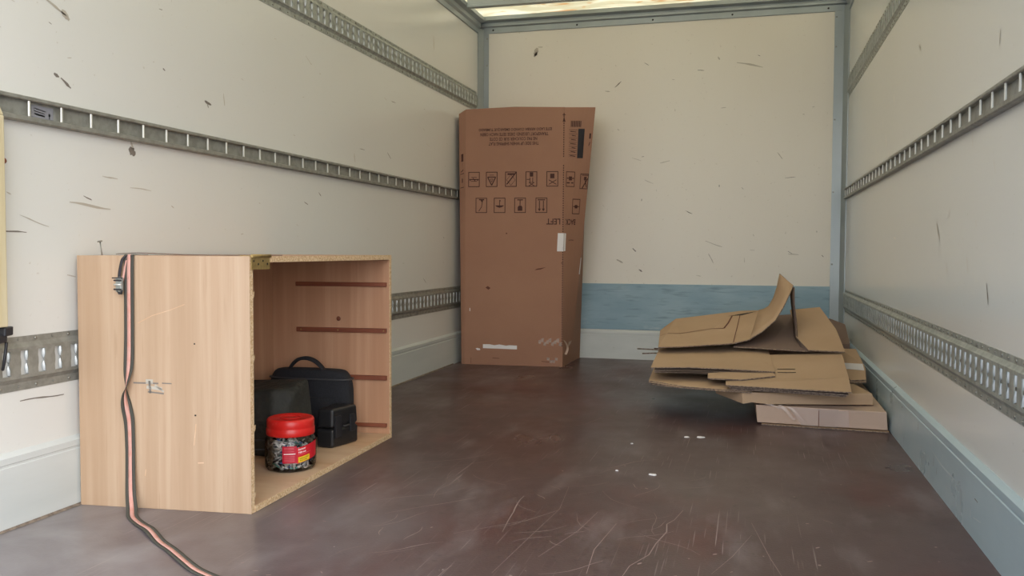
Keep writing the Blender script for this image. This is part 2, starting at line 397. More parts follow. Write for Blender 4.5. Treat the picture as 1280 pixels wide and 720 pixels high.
for a, b, w, c in (((.625, 1.112), (.642, 1.106), .010, 0), ((.648, 1.105), (.682, 1.085), .008, 0), ((.899, .957), (.922, .938), .022, 0), ((.905, .975), (.915, .955), .008, 1), ((.79, .868), (.85, .864), .004, 1),
                   ((1.255, 1.148), (1.29, 1.140), .009, 0), ((1.27, 1.14), (1.275, 1.128), .004, 0), ((.60, 1.292), (.67, 1.268), .006, 1), ((.655, 1.278), (.68, 1.258), .016, 1), ((.45, .712), (.53, .709), .004, 0),
                   ((.51, .75), (.60, .725), .003, 1), ((.67, .79), (.82, .78), .006, 1), ((1.05, 1.21), (1.06, 1.205), .006, 0), ((1.36, 1.19), (1.365, 1.15), .005, 1),
                   ((2.02, .905), (2.04, .89), .004, 0), ((2.35, 1.10), (2.36, 1.06), .008, 1), ((3.35, 1.85), (3.36, 1.78), .012, 1), ((1.9, .86), (1.93, .85), .004, 0), ((.72, .81), (.75, .80), .004, 0), ((.5, .30), (.64, .296), .004, 0), ((.9, .845), (.99, .842), .003, 1)):
    smear(lf, seg(a, b), w, c, mb)
for k in range(46):
    y, z = random.uniform(.4, 3.6), random.uniform(.5, 1.5); a = random.uniform(-.6, .3); l = random.choice((.01, .015, .03, .05))
    smear(lf, seg((y, z), (y+l*math.cos(a), z+l*math.sin(a)), 4), random.uniform(.0015, .004), random.choice((0, 1, 1)), mb)
tag(mb.build('scuff_marks', ['scuff_dark', 'scuff_pale'], bpy.data.objects['wall_left'], fixn=False), kind='stuff')
bf = lambda x, z: (x, Ln-.0006, z)
mb = MB()
for a, b, w, c in (((.345, 1.900), (.365, 1.955), .026, 1), ((.35, 1.905), (.362, 1.93), .016, 0), ((.37, 1.96), (.40, 1.958), .006, 1), ((1.59, 1.80), (1.74, 1.765), .009, 1), ((.86, 1.685), (.90, 1.72), .006, 0), ((.80, 1.665), (.83, 1.660), .006, 1),
                   ((1.36, 1.765), (1.40, 1.762), .004, 0), ((1.48, 1.84), (1.49, 1.82), .008, 1), ((1.42, .735), (1.52, .70), .005, 1), ((1.44, .66), (1.47, .60), .005, 1), ((1.9, .66), (1.96, .655), .006, 1), ((.88, .62), (.92, .60), .010, 1), ((1.83, 1.26), (1.86, 1.22), .005, 1),
                   ((.98, .69), (1.0, .67), .008, 0), ((1.02, .56), (1.04, .545), .008, 0), ((1.3, .92), (1.34, .90), .004, 0)):
    smear(bf, seg(a, b), w, c, mb)
for k in range(26):
    x, z = random.uniform(.85, 2.1), random.uniform(.5, 2.0); a = random.uniform(-1.8, .3); l = random.choice((.01, .015, .03, .06))
    smear(bf, seg((x, z), (x+l*math.cos(a), z+l*math.sin(a)), 4), random.uniform(.002, .005), random.choice((0, 1, 1)), mb)
tag(mb.build('scuff_marks', ['scuff_dark', 'scuff_pale'], bpy.data.objects['wall_back'], fixn=False), kind='stuff')
rfn = lambda y, z: (XR-.0006, y, z)
mb = MB()
for a, b, w, c in (((1.60, .755), (1.55, .705), .012, 1), ((2.47, 1.285), (2.45, 1.235), .008, 1), ((1.95, 1.36), (1.93, 1.33), .010, 1), ((.96, 1.165), (.965, 1.13), .006, 1), ((1.02, .60), (1.0, .55), .006, 0), ((1.22, .66), (1.2, .62), .005, 1), ((2.4, .73), (2.35, .72), .005, 1), ((2.66, 1.16), (2.64, 1.10), .008, 1)):
    smear(rfn, seg(a, b), w, c, mb)
for k in range(30):
    y, z = random.uniform(.8, 3.9), random.uniform(.5, 1.5); a = random.uniform(.9, 2.2); l = random.choice((.01, .02, .04))
    smear(rfn, seg((y, z), (y+l*math.cos(a), z+l*math.sin(a)), 4), random.uniform(.002, .004), 1, mb)
tag(mb.build('scuff_marks', ['scuff_dark', 'scuff_pale'], bpy.data.objects['wall_right'], fixn=False), kind='stuff')
kf = lambda y, z: (Wd-.0006, y, z)
mb = MB()
smear(kf, seg((1.55, .10), (1.18, .085), 9, .03), .003, 0, mb); smear(kf, seg((1.02, .05), (.95, .06), 5), .002, 0, mb)
for k in range(22):
    y, z = random.uniform(.8, 3.2), random.uniform(.02, .14); a = random.choice((1.4, 1.7, 0.05)); l = random.choice((.012, .02, .03))
    smear(kf, seg((y, z), (y+l*math.cos(a), z+l*math.sin(a)), 4), random.uniform(.002, .004), random.choice((0, 1)), mb)
tag(mb.build('scratch_marks', ['scratch_white', 'scuff_dark'], bpy.data.objects['baseboard_right'], fixn=False), kind='stuff')
ff = lambda x, y: (x, y, .0005)
mb = MB()
for pts, w in (([(1.101, 1.073), (1.10, 1.03), (1.105, .97), (1.112, .92), (1.118, .85), (1.128, .762)], .0042), ([(1.53, 1.06), (1.515, .97), (1.50, .93), (1.505, .87), (1.489, .778), (1.482, .70), (1.45, .62), (1.44, .52)], .0045),
               ([(.98, 1.02), (.93, .96), (.87, .90), (.80, .82)], .0035), ([(.74, .93), (.80, .98), (.87, 1.02), (.92, 1.10)], .003), ([(1.02, .72), (1.10, .80), (1.16, .86), (1.22, .97)], .003),
               ([(1.25, .62), (1.30, .82), (1.32, .98)], .0022), ([(1.38, .9), (1.36, .7), (1.37, .55)], .0025), ([(1.18, .5), (1.20, .75), (1.22, .98), (1.2, 1.2)], .0018), ([(.66, 1.32), (.80, 1.42), (.9, 1.55)], .0025),
               ([(.70, 1.25), (.84, 1.36), (.95, 1.5)], .0022), ([(1.62, .62), (1.66, .74), (1.70, .9)], .0018), ([(1.78, .55), (1.74, .75), (1.70, 1.0)], .0018), ([(1.0, 2.0), (1.08, 2.1), (1.12, 2.25)], .003)):
    smear(ff, pts, w*.62, 0, mb)
for k in range(60):
    x, y = random.gauss(1.1, .35), random.gauss(.95, .35)
    if not (.55 < x < 2.1 and .3 < y < 2.4): continue
    a = random.choice((.75, .9, 1.1, 1.45, 2.0, 2.3))+random.uniform(-.2, .2); l = random.uniform(.03, .22)
    smear(ff, seg((x, y), (x+l*math.cos(a), y+l*math.sin(a)), 6, .25), random.uniform(.0008, .0020), 0, mb)
for k in range(60):
    x, y = random.uniform(.6, 2.15), random.uniform(.35, 3.2)
    smear(ff, seg((x, y), (x+random.uniform(-.012, .012), y+random.uniform(.002, .012)), 3), random.uniform(.002, .006), 0, mb)
tag(mb.build('scratch_marks', 'scratch_pale', floor, fixn=False), kind='stuff')
# dirt caught along the left edge of the floor
mb = MB(); pts = [.0+.06*i for i in range(70)]
top = []; bot = []
for y in pts:
    wv = .012+.018*abs(math.sin(y*5))*random.uniform(.4, 1) if y < .68 else .004+.006*random.random()
    bot.append((wv, y-.5, .0008)); top.append((.0005, y-.5, .006))
k = len(bot); mb.add(bot+top, [(i, i+1, k+i+1, k+i) for i in range(k-1)])
tag(mb.build('dirt_line', 'debris', floor, fixn=False), kind='stuff')

# ================================================================ LASHING RAILS
PITCH = .0535
def outline_slot(cy, cz):
    h = .0295
    pts = [(-.0115, -h), (.0115, -h), (.0122, -h+.014), (.009, -.006), (.009, .006), (.0122, h-.014), (.0115, h), (-.0115, h), (-.0122, h-.014), (-.0105, .006), (-.0105, -.006), (-.0122, -h+.014)]
    return [(cy+a, cz+b) for a, b in pts]
def slotted_rail(name, label, X, s, z0, z1, ya, yb, yphase, mat):
    """pressed rail with E-shaped slots; X wall face, s outward sign"""
    o = thing(name, label, 'rail', (X, ya, z0), None)
    mb = MB(); n1, n2 = .0015, .0095
    zf0, zf1 = z0+.030, z1-.026
    prof = [(n1, z0), (n1, z0+.019), (n2-.003, zf0-.003), (n2, zf0)], [(n2, zf1), (n2-.003, zf1+.003), (n1, z1-.015), (n1, z1), (.0002, z1)]
    for pr in prof:
        for a, b in zip(pr, pr[1:]):
            mb.add([(X+s*a[0], ya, a[1]), (X+s*a[0], yb, a[1]), (X+s*b[0], yb, b[1]), (X+s*b[0], ya, b[1])], [(0, 1, 2, 3)])
    mb.add([(X+s*.0002, ya, z0), (X+s*.0002, yb, z0), (X+s*n1, yb, z0), (X+s*n1, ya, z0)], [(0, 1, 2, 3)])
    for yy in (ya, yb):      # closed section ends
        pr = [(.0002, z0)]+prof[0]+prof[1]
        mb.add([(X+s*a, yy, z) for a, z in pr], [tuple(range(len(pr)))])
    cz = (zf0+zf1)/2
    k0 = math.ceil((ya-yphase)/PITCH+.5); k1 = math.floor((yb-yphase)/PITCH-.5)
    ys = yphase+(k0-.5)*PITCH; ye = yphase+(k1+.5)*PITCH
    for a, b in ((ya, ys), (ye, yb)):
        mb.add([(X+s*n2, a, zf0), (X+s*n2, b, zf0), (X+s*n2, b, zf1), (X+s*n2, a, zf1)], [(0, 1, 2, 3)])
    outer = [(-PITCH/2, zf0-cz), (PITCH/2, zf0-cz), (PITCH/2, zf1-cz), (-PITCH/2, zf1-cz)]; hole = outline_slot(0, 0)
    tris = geometry.tessellate_polygon([[Vector((a, b, 0)) for a, b in outer], [Vector((a, b, 0)) for a, b in hole]])
    P = outer+hole; tabs = MB()
    for k in range(k0, k1+1):
        yc = yphase+k*PITCH
        mb.add([(X+s*n2, yc+a, cz+b) for a, b in P], tris)
        hv = [(X+s*n2, yc+a, cz+b) for a, b in hole]+[(X+s*(n2-.002), yc+a, cz+b) for a, b in hole]
        mb.add(hv, [(i, (i+1) % 12, 12+(i+1) % 12, 12+i) for i in range(12)])
        for sg in (-1, 1):   # two scalloped tongues pressed back from the far edge of every slot
            zz = [sg*.004, sg*.010, sg*.017, sg*.023, sg*.028]; wv = [.002, .005, .0065, .005, .003]
            a_ = [(X+s*(n2-.002), yc+.0118, cz+z) for z in zz]; b_ = [(X+s*(n2-.0068), yc+.0118-wq, cz+z) for z, wq in zip(zz, wv)]; c_ = [(X+s*(n2-.005), yc+.0125-wq*.35, cz+z) for z, wq in zip(zz, wv)]
            tabs.add(a_+c_+b_, [(i, i+1, 5+i+1, 5+i) for i in range(4)]+[(5+i, 5+i+1, 10+i+1, 10+i) for i in range(4)], 0, True)
    mb.build('rail_profile', mat, o, fixn=False)
    tag(tabs.build('slot_tongues', 'tongue_metal', o, fixn=False), kind='stuff')
    r = MB(); y = ya+.02; k = 0
    while y < yb-.01:
        r.dome((X+s*n1, y, z0+.009), (s, 0, 0), .0048 if k % 2 == 0 else .003, .003, 7); r.dome((X+s*n1, y, z1-.0075), (s, 0, 0), .0048 if k % 2 == 0 else .003, .003, 7); y += PITCH; k += 1
    tag(r.build('rivet_row', 'rivet', o), kind='stuff')
    return o
slotted_rail('lashing_rail', 'slotted steel lashing rail low on the left wall, running behind the wooden cabinet', XL, 1, .3265, .4575, Y0+.01, 4.12, .454, 'galv_dull')
slotted_rail('lashing_rail', 'slotted steel lashing rail highest on the left wall, above the ladder-like channel', XL, 1, 1.558, 1.682, Y0+.01, 4.12, .454, 'galv')
slotted_rail('lashing_rail', 'slotted steel lashing rail low on the right wall, above the metal kick board', XR, -1, .3265, .4575, Y0+.01, 4.14, .685, 'galv')
slotted_rail('lashing_rail', 'slotted steel lashing rail at the top of the right wall', XR, -1, 1.558, 1.682, Y0+.01, 4.14, .685, 'galv')
def barred_rail(label, X, s, z0, z1, ya, yb, y0, pitch, first):
    o = thing('channel_rail', label, 'rail', (X, ya, z0), None)
    prof = [(.0003, z0), (.016, z0), (.019, z0+.003), (.019, z0+.012), (.016, z0+.014), (.003, z0+.014), (.003, z1-.010), (.016, z1-.010), (.018, z1-.008), (.018, z1-.002), (.016, z1), (.0003, z1)]
    mb = MB(); mb.loft([[(X+s*a, y, z) for a, z in prof] for y in (ya, yb)], smooth=False)
    mb.build('channel', 'galv_dull', o)
    k0 = math.ceil((ya-y0)/pitch); me = None
    for k in range(k0, int((yb-y0)/pitch)+1):
        y = y0+k*pitch
        if me is None:
            q = MB(); q.box((X+s*.0115, ya-.0032, z0+.0142), (X+s*.0160, ya+.0032, z1-.0102)); b = q.build('bar', 'bright_metal', o, bevel=.001, seg=1); me = b.data; bo = b; b.location.y = y-ya
        else:
            b = bo.copy(); C.objects.link(b); b.location.y = y-ya
    return o
cr = barred_rail('narrow metal channel with bright cross bars halfway up the left wall', XL, 1, .9753, 1.0369, Y0+.01, 4.12, .531, .1028, 0)
p = Print(lambda u, v: (XL+.0036, u, v))
p.rect(.548, .992, .617, 1.022, 0); p.line((.556, 1.014), (.594, 1.010), .0022, 1); p.line((.556, 1.008), (.59, 1.004), .002, 1); p.line((.558, 1.001), (.590, .998), .004, 1)
p.rect(.602, 1.0, .608, 1.006, 2); p.rect(.6035, .993, .6065, 1.0, 1)
tag(p.build('sticker', ['paper_grey', 'scuff_dark', 'hole_dark'], cr), 'small worn grey-green sticker')
barred_rail('narrow metal channel with bright cross bars halfway up the right wall', XR, -1, .9753, 1.0369, Y0+.01, 4.14, .747, .1045, 0)

# ================================================================ TALL CARDBOARD BOX
box = thing('tall_cardboard_box', 'tall brown cardboard appliance box standing upright in the far left corner', 'box', (.33, 3.9, 0))
B_ = [(.042, 3.672), (.062, 3.667), (.646, 3.706), (.650, 3.93), (.656, 4.180), (.045, 4.180)]
T_ = [(.010, 3.712), (.058, 3.697), (.645, 3.730), (.815, 3.778), (.700, 4.170), (.020, 4.175)]
TZ = [1.478, 1.500, 1.496, 1.497, 1.50, 1.48]
nl = 14; rings = []
def lp(a, b, t): return a+(b-a)*t
for i in range(nl+1):
    t = i/nl; ring = []
    for (bx_, by_), (tx, ty), tz in zip(B_, T_, TZ): ring.append((lp(bx_, tx, t), lp(by_, ty, t), tz*t+.0005*(1-t)))
    ring.append(ring[0]); rings.append(ring)
# front panel gets a slightly raised top edge like in a sprung-open carton
mb = MB()
names = ['left_chamfer', 'front_panel', 'side_panel', 'rear_side_panel', 'back_panel', 'wall_side_panel']
for j, nm in enumerate(names):
    q = MB(); cols = 1; L = [[r[j], r[j+1]] for r in rings]
    if nm == 'front_panel':
        mid = [(Vector(r[1])+Vector(r[2]))/2 for r in rings]; L = [[r[1], tuple(mid[i]), r[2]] for i, r in enumerate(rings)]
        L.append([tuple(Vector(rings[-1][1])+Vector((0, .001, .001))), tuple(mid[-1]+Vector((0, .001, .010))), tuple(Vector(rings[-1][2])+Vector((0, .001, .001)))])
    if nm == 'side_panel': L = [[Vector(r[2]).lerp(Vector(r[3]), c/6) for c in range(7)] for r in rings]
    q.loft(L, cap=False, closed=False, smooth=False); o = q.build(nm, 'card_box', box, fixn=False)
q = MB(); q.add([Vector(r)+Vector((0, 0, -.006)) for r in rings[-1][:6]], [(0, 1, 2, 3, 4, 5)]); q.build('top_flap', 'card_box', box, fixn=False)
# print frames on the two faces
FL0, FR0 = Vector((.062, 3.667, 0)), Vector((.646, 3.706, 0)); FL1, FR1 = Vector((.058, 3.697, 1.5)), Vector((.645, 3.730, 1.496))
def front(u, v, d=.0014):
    s = u/.582; t = v/1.498; p = FL0.lerp(FR0, s).lerp(FL1.lerp(FR1, s), t)
    return p+Vector((.067, -.998, .016))*d
SR0, SR1 = Vector((.650, 3.93, 0)), Vector((.815, 3.778, 1.497))
def sidef(u, v, d=.0020):
    s = u/.168; t = v/1.497; p = FR0.lerp(SR0, s).lerp(FR1.lerp(SR1, s), t)
    e = (SR0.lerp(SR1, t)-FR0.lerp(FR1, t)).normalized(); n = e.cross(Vector((0, 0, 1)))
    return p+n*d
IC = {
 'clamp': lambda P, f: (P.line(f(.1, .5), f(.9, .5), .005), P.line(f(.25, .36), f(.75, .36), .003), P.line(f(.25, .62), f(.75, .62), .003), P.line(f(.1, .5), f(.22, .6), .004), P.line(f(.9, .5), f(.78, .6), .004), P.line(f(.4, .4), f(.6, .6), .004)),
 'triangle': lambda P, f: (P.pline([f(.15, .35), f(.85, .35), f(.5, .9), f(.15, .35)], .006), P.pline([f(.38, .48), f(.62, .48), f(.5, .68), f(.38, .48)], .003), P.line(f(.3, .22), f(.7, .22), .003)),
 'no_roll': lambda P, f: (P.pline([f(.12, .55), f(.5, .2), f(.88, .55), f(.5, .9), f(.12, .55)], .002), P.line(f(.98, .02), f(.14, .84), .006), P.line(f(.2, .16), f(.85, .16), .009)),
 'trolley': lambda P, f: (P.poly([f(.36, .06), f(.66, .06), f(.66, .34), f(.36, .34)]), P.line(f(.38, .4), f(.38, .72), .004), P.line(f(.62, .4), f(.62, .72), .004), P.line(f(.1, .52), f(.38, .52), .004), P.line(f(.3, .72), f(.75, .95), .004), P.line(f(.75, .72), f(.3, .95), .004), P.line(f(.3, .72), f(.75, .72), .003)),
 'crossed': lambda P, f: (P.poly([f(.32, .16), f(.68, .16), f(.68, .46), f(.32, .46)]), P.line(f(.2, .56), f(.85, .86), .004), P.line(f(.85, .56), f(.2, .86), .004)),
 'press': lambda P, f: (P.poly([f(.32, .32), f(.68, .32), f(.68, .58), f(.32, .58)]), P.line(f(.1, .44), f(.3, .44), .006), P.line(f(.7, .44), f(.9, .44), .006), P.line(f(.1, .74), f(.45, .74), .007), P.line(f(.6, .74), f(.85, .74), .007)),
 'mid': lambda P, f: (P.poly([f(.34, .4), f(.66, .4), f(.7, .5), f(.66, .62), f(.34, .62), f(.3, .5)]), P.line(f(.12, .5), f(.9, .5), .005)),
 'lift': lambda P, f: (P.line(f(.3, .12), f(.75, .12), .007), P.line(f(.62, .14), f(.52, .6), .004), P.line(f(.52, .6), f(.28, .88), .004), P.poly([f(.42, .14), f(.66, .14), f(.54, .3)])),
 'umbrella': lambda P, f: (P.poly([f(.1, .5), f(.9, .5), f(.74, .6), f(.5, .66), f(.26, .6)]), P.line(f(.5, .15), f(.5, .5), .004), P.line(f(.5, .15), f(.6, .22), .004)),
 'glass': lambda P, f: (P.poly([f(.3, .86), f(.7, .86), f(.7, .62), f(.6, .52), f(.4, .52), f(.3, .62)]), P.line(f(.5, .5), f(.5, .16), .005), P.line(f(.25, .14), f(.75, .14), .006)),
 'arrows': lambda P, f: (P.line(f(.18, .14), f(.82, .14), .006), P.line(f(.33, .2), f(.33, .72), .005), P.line(f(.67, .2), f(.67, .72), .005), P.poly([f(.2, .72), f(.46, .72), f(.33, .9)]), P.poly([f(.54, .72), f(.8, .72), f(.67, .9)])),
 'man': lambda P, f: (P.line(f(.2, .1), f(.95, .1), .004), P.line(f(.5, .25), f(.85, .9), .006), P.line(f(.9, .3), f(.3, .95), .007), P.poly([f(.45, .2), f(.75, .2), f(.75, .42), f(.45, .42)])),
}
def icon(fn, kind, uc, vc, w=.068, h=.088):
    P = Print(fn); u0, u1, v0, v1 = uc-w/2, uc+w/2, vc-h/2, vc+h/2
    P.frame(u0, v0, u1, v1, .0042); IC[kind](P, lambda a, b: (u0+a*w, v1-b*h)); P.build('pictogram', 'ink', box)
def line_of_text(fn, tx, u, v, w_, h_): Print(fn).text(tx, u, v, w_, h_, True).build('text_line', 'ink', box)
FN = front
for k, u in (('clamp', .052), ('triangle', .158), ('no_roll', .272), ('trolley', .392), ('crossed', .514)): icon(FN, k, u, 1.088)
for k, u in (('lift', .097), ('umbrella', .206), ('glass', .327), ('arrows', .452)): icon(FN, k, u, .936)
for tx, u, v, w_ in (('ESTE LADO ARRIBA CUANDO EMBARQUE TUMBADO', .294, 1.378, .43), ('TRANSPORT LIEGEND: DIESE SEITE NACH OBEN', .289, 1.349, .40), ('NE PAS COUCHER SUR CE COTE', .284, 1.322, .28), ('THIS SIDE UP WHEN SHIPPING FLAT', .286, 1.295, .295)):
    line_of_text(front, tx, u, v, w_, .0190)
line_of_text(front, 'LEFT', .522, .842, .080, .034)
P = Print(front); v = .12
while v < 1.46:      # dotted line printed down the fold
    if not (1.16 < v < 1.2): P.rect(.5755, v, .5810, v+.0080)
    v += .0135
P.poly([(.571, 1.415), (.587, 1.415), (.579, 1.445)]); P.line((.579, 1.44), (.579, 1.465), .003); P.line((.570, 1.455), (.588, 1.455), .004)
tag(P.build('dotted_fold_line', 'ink', box), kind='stuff')
FN = sidef; P = Print(sidef)
icon(FN, 'press', .042, 1.086, .060, .088); icon(FN, 'man', .138, 1.076, .058, .088); icon(FN, 'mid', .091, .930, .058, .088)
line_of_text(sidef, 'BACK', .052, .840, .080, .034); line_of_text(sidef, 'FREIGHT', .062, .735, .045, .007)
for i in range(9): P.rect(.036+i*.0068, 1.385, .0400+i*.0068, 1.42)

P.line((.152, 1.32), (.152, 1.35), .010); P.line((.148, 1.28), (.154, 1.30), .004)
for i in range(14):
    P.line((.026, 1.215+i*.0118), (.076, 1.215+i*.0118), .0022 if i % 2 else .0012)
for i in range(7): P.line((.034+.005*(i % 3), 1.222+i*.023), (.068, 1.218+i*.023), .004)
tag(P.build('barcode_lines', 'ink', box), kind='stuff')
P = Print(lambda u, v: sidef(u, v, .0022)); P.rect(.080, 1.208, .117, 1.375)
for i in range(26): P.rect(.082, 1.210+i*.0064, .115, 1.2112+i*.0064, 1)
tag(P.build('barcode_block', ['ink_blue', 'paper_grey'], box), kind='stuff')
P = Print(lambda u, v: (Vector(rings[0][0]).lerp(Vector(rings[-1][0]), v/1.49)).lerp(Vector(rings[0][1]).lerp(Vector(rings[-1][1]), v/1.5), u)+Vector((-.0012, -.002, 0)))
P.rect(.35, 1.20, .7, 1.245); P.line((.5, 1.17), (.55, 1.2), .02); P.line((.3, 1.14), (.7, 1.15), .006); P.frame(.2, 1.045, .8, 1.13, .004); P.rect(.45, 1.075, .6, 1.10)
tag(P.build('barcode_lines', 'ink', box), kind='stuff')
# white label over the fold
P = Print(lambda u, v: front(u, v, .0022)); P.poly([(.545, .670), (.582, .670), (.584, .775), (.549, .775)]); P.rect(.560, .680, .582, .765, 1)
P.build('label_half', ['paper_white', 'paper_grey'], box)
P = Print(lambda u, v: sidef(u, v, .0026)); P.poly([(0, .670), (.014, .672), (.018, .773), (.003, .775)]); P.rect(.001, .680, .009, .765, 1)
for i in range(6): P.rect(.001, .69+i*.014, .009, .692+i*.014)
tag(P.build('label_half', ['paper_white', 'paper_grey'], box), 'white barcode label wrapped over the fold')
P = Print(lambda u, v: sidef(u, v, .003)); P.poly([(.158, .535), (.1675, .535), (.1675, .635), (.162, .63)]); P.build('white_tape_strip', 'paper_white', box)
# torn white paper, dents and tape shreds
P = Print(lambda u, v: front(u, v, .0016)); P.poly([(.112, .098), (.315, .096), (.315, .118), (.27, .119), (.25, .116), (.21, .122), (.18, .117), (.15, .122), (.112, .121)]); P.build('torn_paper', 'paper_white', box); P = Print(lambda u, v: front(u, v, .0016)); P.poly([(.068, .096), (.078, .085), (.096, .086), (.094, .095), (.08, .098)])
P.build('torn_paper', 'paper_white', box); P = Print(lambda u, v: front(u, v, .0016)); P.rect(.03, .315, .034, .333); P.build('paper_fleck', 'paper_white', box)
P = Print(lambda u, v: front(u, v, .0016)); P.poly([(.415, .560), (.45, .564), (.482, .578), (.45, .572), (.43, .569)]); P.poly([(.125, .455), (.142, .442), (.156, .452), (.139, .464)])
P.line((.17, .042), (.21, .040), .003); P.line((.46, .03), (.53, .026), .003); P.rect(.245, .769, .252, .776); P.rect(.57, .60, .576, .606); P.line((.04, .005), (.041, .04), .002)
tag(P.build('dents', 'crease_dark', box), kind='stuff')
tp_ = MB()
for a in range(9):
    u = .44+.015*a; v0 = .135+.012*math.sin(a*2.1); tp_.add([front(u, v0, .002), front(u+.016, v0-.004, .006), front(u+.018, v0+.022, .003), front(u+.002, v0+.018, .007)], [(0, 1, 2, 3)])
for a in range(4):
    u = .49+.016*a; v0 = .03+.01*math.cos(a*2.1); tp_.add([front(u, v0, .002), front(u+.016, v0-.004, .005), front(u+.018, v0+.012, .003), front(u+.002, v0+.015, .006)], [(0, 1, 2, 3)])
tag(tp_.build('tape_shreds', 'tape', box, fixn=False), kind='stuff')
cu = MB(); pts = [sidef(.004+.03*math.sin(t*2.4), .155-.085*t, .008+.01*math.sin(t*3)) for t in [i/9 for i in range(10)]]
L = [[Vector(p)+Vector((-.006, 0, .002)), Vector(p)+Vector((.006, .002, -.002))] for p in pts]
cu.loft(L, cap=False, closed=False); cu.add([sidef(.07, .10, .003), sidef(.12, .125, .006), sidef(.13, .14, .006), sidef(.09, .135, .003)], [(0, 1, 2, 3)])
cu.build('tape_curl', 'card_pale', box, fixn=False)

# ================================================================ FLAT CARDBOARD PILE
def plies(root, name, pts, th=.004, n=1, gap=.0035, mats=('card_sheet', 'card_edge', 'card_under'), shift=(0, -.004), faces=None):
    """one board (list of top corner points, optionally split in folded faces) with thickness, and more plies below"""
    out = []
    for k in range(n):
        dz = -k*(th+gap); P_ = [Vector(p)+Vector((shift[0]*k, shift[1]*(k % 2)*2, dz)) for p in pts]
        F = [(f[0], f[i], f[i+1]) for f in (faces or [tuple(range(len(pts)))]) for i in range(1, len(f)-1)]
        mb = MB(); m_ = len(P_); low = [p-Vector((0, 0, th)) for p in P_]
        mb.add(P_+low, [])
        for f in F: mb.f.append(list(f)); mb.mi.append(0); mb.sm.append(False)
        for f in F: mb.f.append([m_+i for i in reversed(f)]); mb.mi.append(2); mb.sm.append(False)
        cnt = {}
        for f in F:
            for i in range(len(f)):
                a, b = f[i], f[(i+1) % len(f)]; cnt[(a, b)] = cnt.get((a, b), 0)+1
        for (a, b) in cnt:
            if (b, a) not in cnt: mb.f.append([b, a, m_+a, m_+b]); mb.mi.append(1); mb.sm.append(False)
        out.append(mb.build(name, list(mats), root))
    return out
from mathutils.bvhtree import BVHTree
def surf(root, d=.0015):      # height of a thing's upper surface
    V, F = [], []
    for o in root.children:
        k = len(V); V += [v.co+root.location for v in o.data.vertices]; F += [[k+i for i in p.vertices] for p in o.data.polygons]
    bvh = BVHTree.FromPolygons(V, F)
    def fn(u, v):
        h = bvh.ray_cast(Vector((u, v, 3)), Vector((0, 0, -1))); return (u, v, (h[0].z if h[0] else .2)+d)
    return fn
# closed flat carton at the bottom
c1 = thing('flat_carton', 'pale flat closed carton at the bottom of the cardboard pile, taped at its seam', 'box', (1.95, 2.5, 0))
mb = MB(); mb.prism([(1.722, 2.288, .008), (2.190, 2.262, .008), (2.190, 3.15, .008), (1.70, 3.18, .008)], [(1.716, 2.280, .0775), (2.184, 2.258, .0775), (2.184, 3.15, .0775), (1.70, 3.18, .0775)])
mb.build('body', 'card_pale', c1, bevel=.003, seg=2)
plies(c1, 'base_flap', [(1.738, 2.278, .0045), (2.193, 2.250, .0045), (2.193, 3.1, .0045), (1.738, 3.15, .0045)], .004)
mb = MB(); mb.box((1.9455, 2.2655, .009), (1.9475, 2.2695, .076)); mb.build('seam', 'crease_dark', c1)
P = Print(lambda u, v: (1.716+u, 2.2775-.0555*u+(.0775-v)*.11, v)); P.poly([(.17, .008), (.30, .008), (.30, .076), (.12, .076)]); P.poly([(.24, .01), (.34, .012), (.335, .074), (.232, .07)])
P.build('tape_band', 'tape', c1)
sh = MB()
for a, b, w_ in (((1.80, 2.262, .082), (1.86, 2.258, .035), .006), ((1.83, 2.256, .080), (1.90, 2.252, .030), .004), ((1.74, 2.268, .079), (1.83, 2.262, .072), .005)):
    a, b = Vector(a), Vector(b); L = []
    for i in range(7):
        t = i/6; p = a.lerp(b, t)+Vector((0, -.006*math.sin(t*PI), .006*math.sin(t*5))); L.append([p+Vector((w_, 0, w_*.5)), p-Vector((w_, 0, w_*.2))])
    sh.loft(L, cap=False, closed=False)
tag(sh.build('tape_shreds', 'tape', c1, fixn=False), kind='stuff')
# second carton
c2 = thing('flat_carton', 'brown flat carton lying on the bottom carton, jutting out to its left', 'box', (1.9, 2.6, .082))
mb = MB(); mb.prism([(1.667, 2.252, .083), (1.70, 2.262, .088), (1.76, 2.268, .083), (2.152, 2.372, .083), (2.152, 2.90, .083), (1.60, 2.86, .083), (1.56, 2.42, .092)], [(1.665, 2.258, .127), (1.70, 2.268, .127), (1.76, 2.280, .127), (2.148, 2.376, .127), (2.06, 2.90, .127), (1.60, 2.86, .127), (1.552, 2.42, .127)])
mb.build('body', 'card_sheet', c2, bevel=.002)
# loose boards
b3 = thing('cardboard_sheet', 'flattened box whose grey doubled edge sticks out lowest at the left of the pile', 'cardboard', (1.6, 2.7, .13))
plies(b3, 'board', [(1.291, 2.380, .1395), (1.38, 2.335, .136), (1.455, 2.300, .133), (1.602, 2.262, .1345), (1.70, 2.262, .1345), (1.70, 2.9, .158), (1.27, 2.95, .165)], .0032, 2, .0015)
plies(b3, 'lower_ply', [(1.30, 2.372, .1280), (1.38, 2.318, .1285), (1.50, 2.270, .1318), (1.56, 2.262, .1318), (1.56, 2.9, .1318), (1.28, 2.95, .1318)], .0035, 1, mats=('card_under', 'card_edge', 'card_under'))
b4 = thing('cardboard_sheet', 'wide brown flattened box with two slots cut near its middle, right half of the pile', 'cardboard', (1.85, 2.5, .15))
F4 = [(1.603, 2.246, .1545), (1.83, 2.236, .1520), (2.058, 2.232, .1500), (2.064, 2.40, .182), (2.070, 2.76, .238), (1.80, 2.76, .222), (1.60, 2.75, .205), (1.598, 2.375, .160)]
K4 = [(0, 1, 2, 3), (0, 3, 7), (7, 3, 4), (7, 4, 5, 6)]
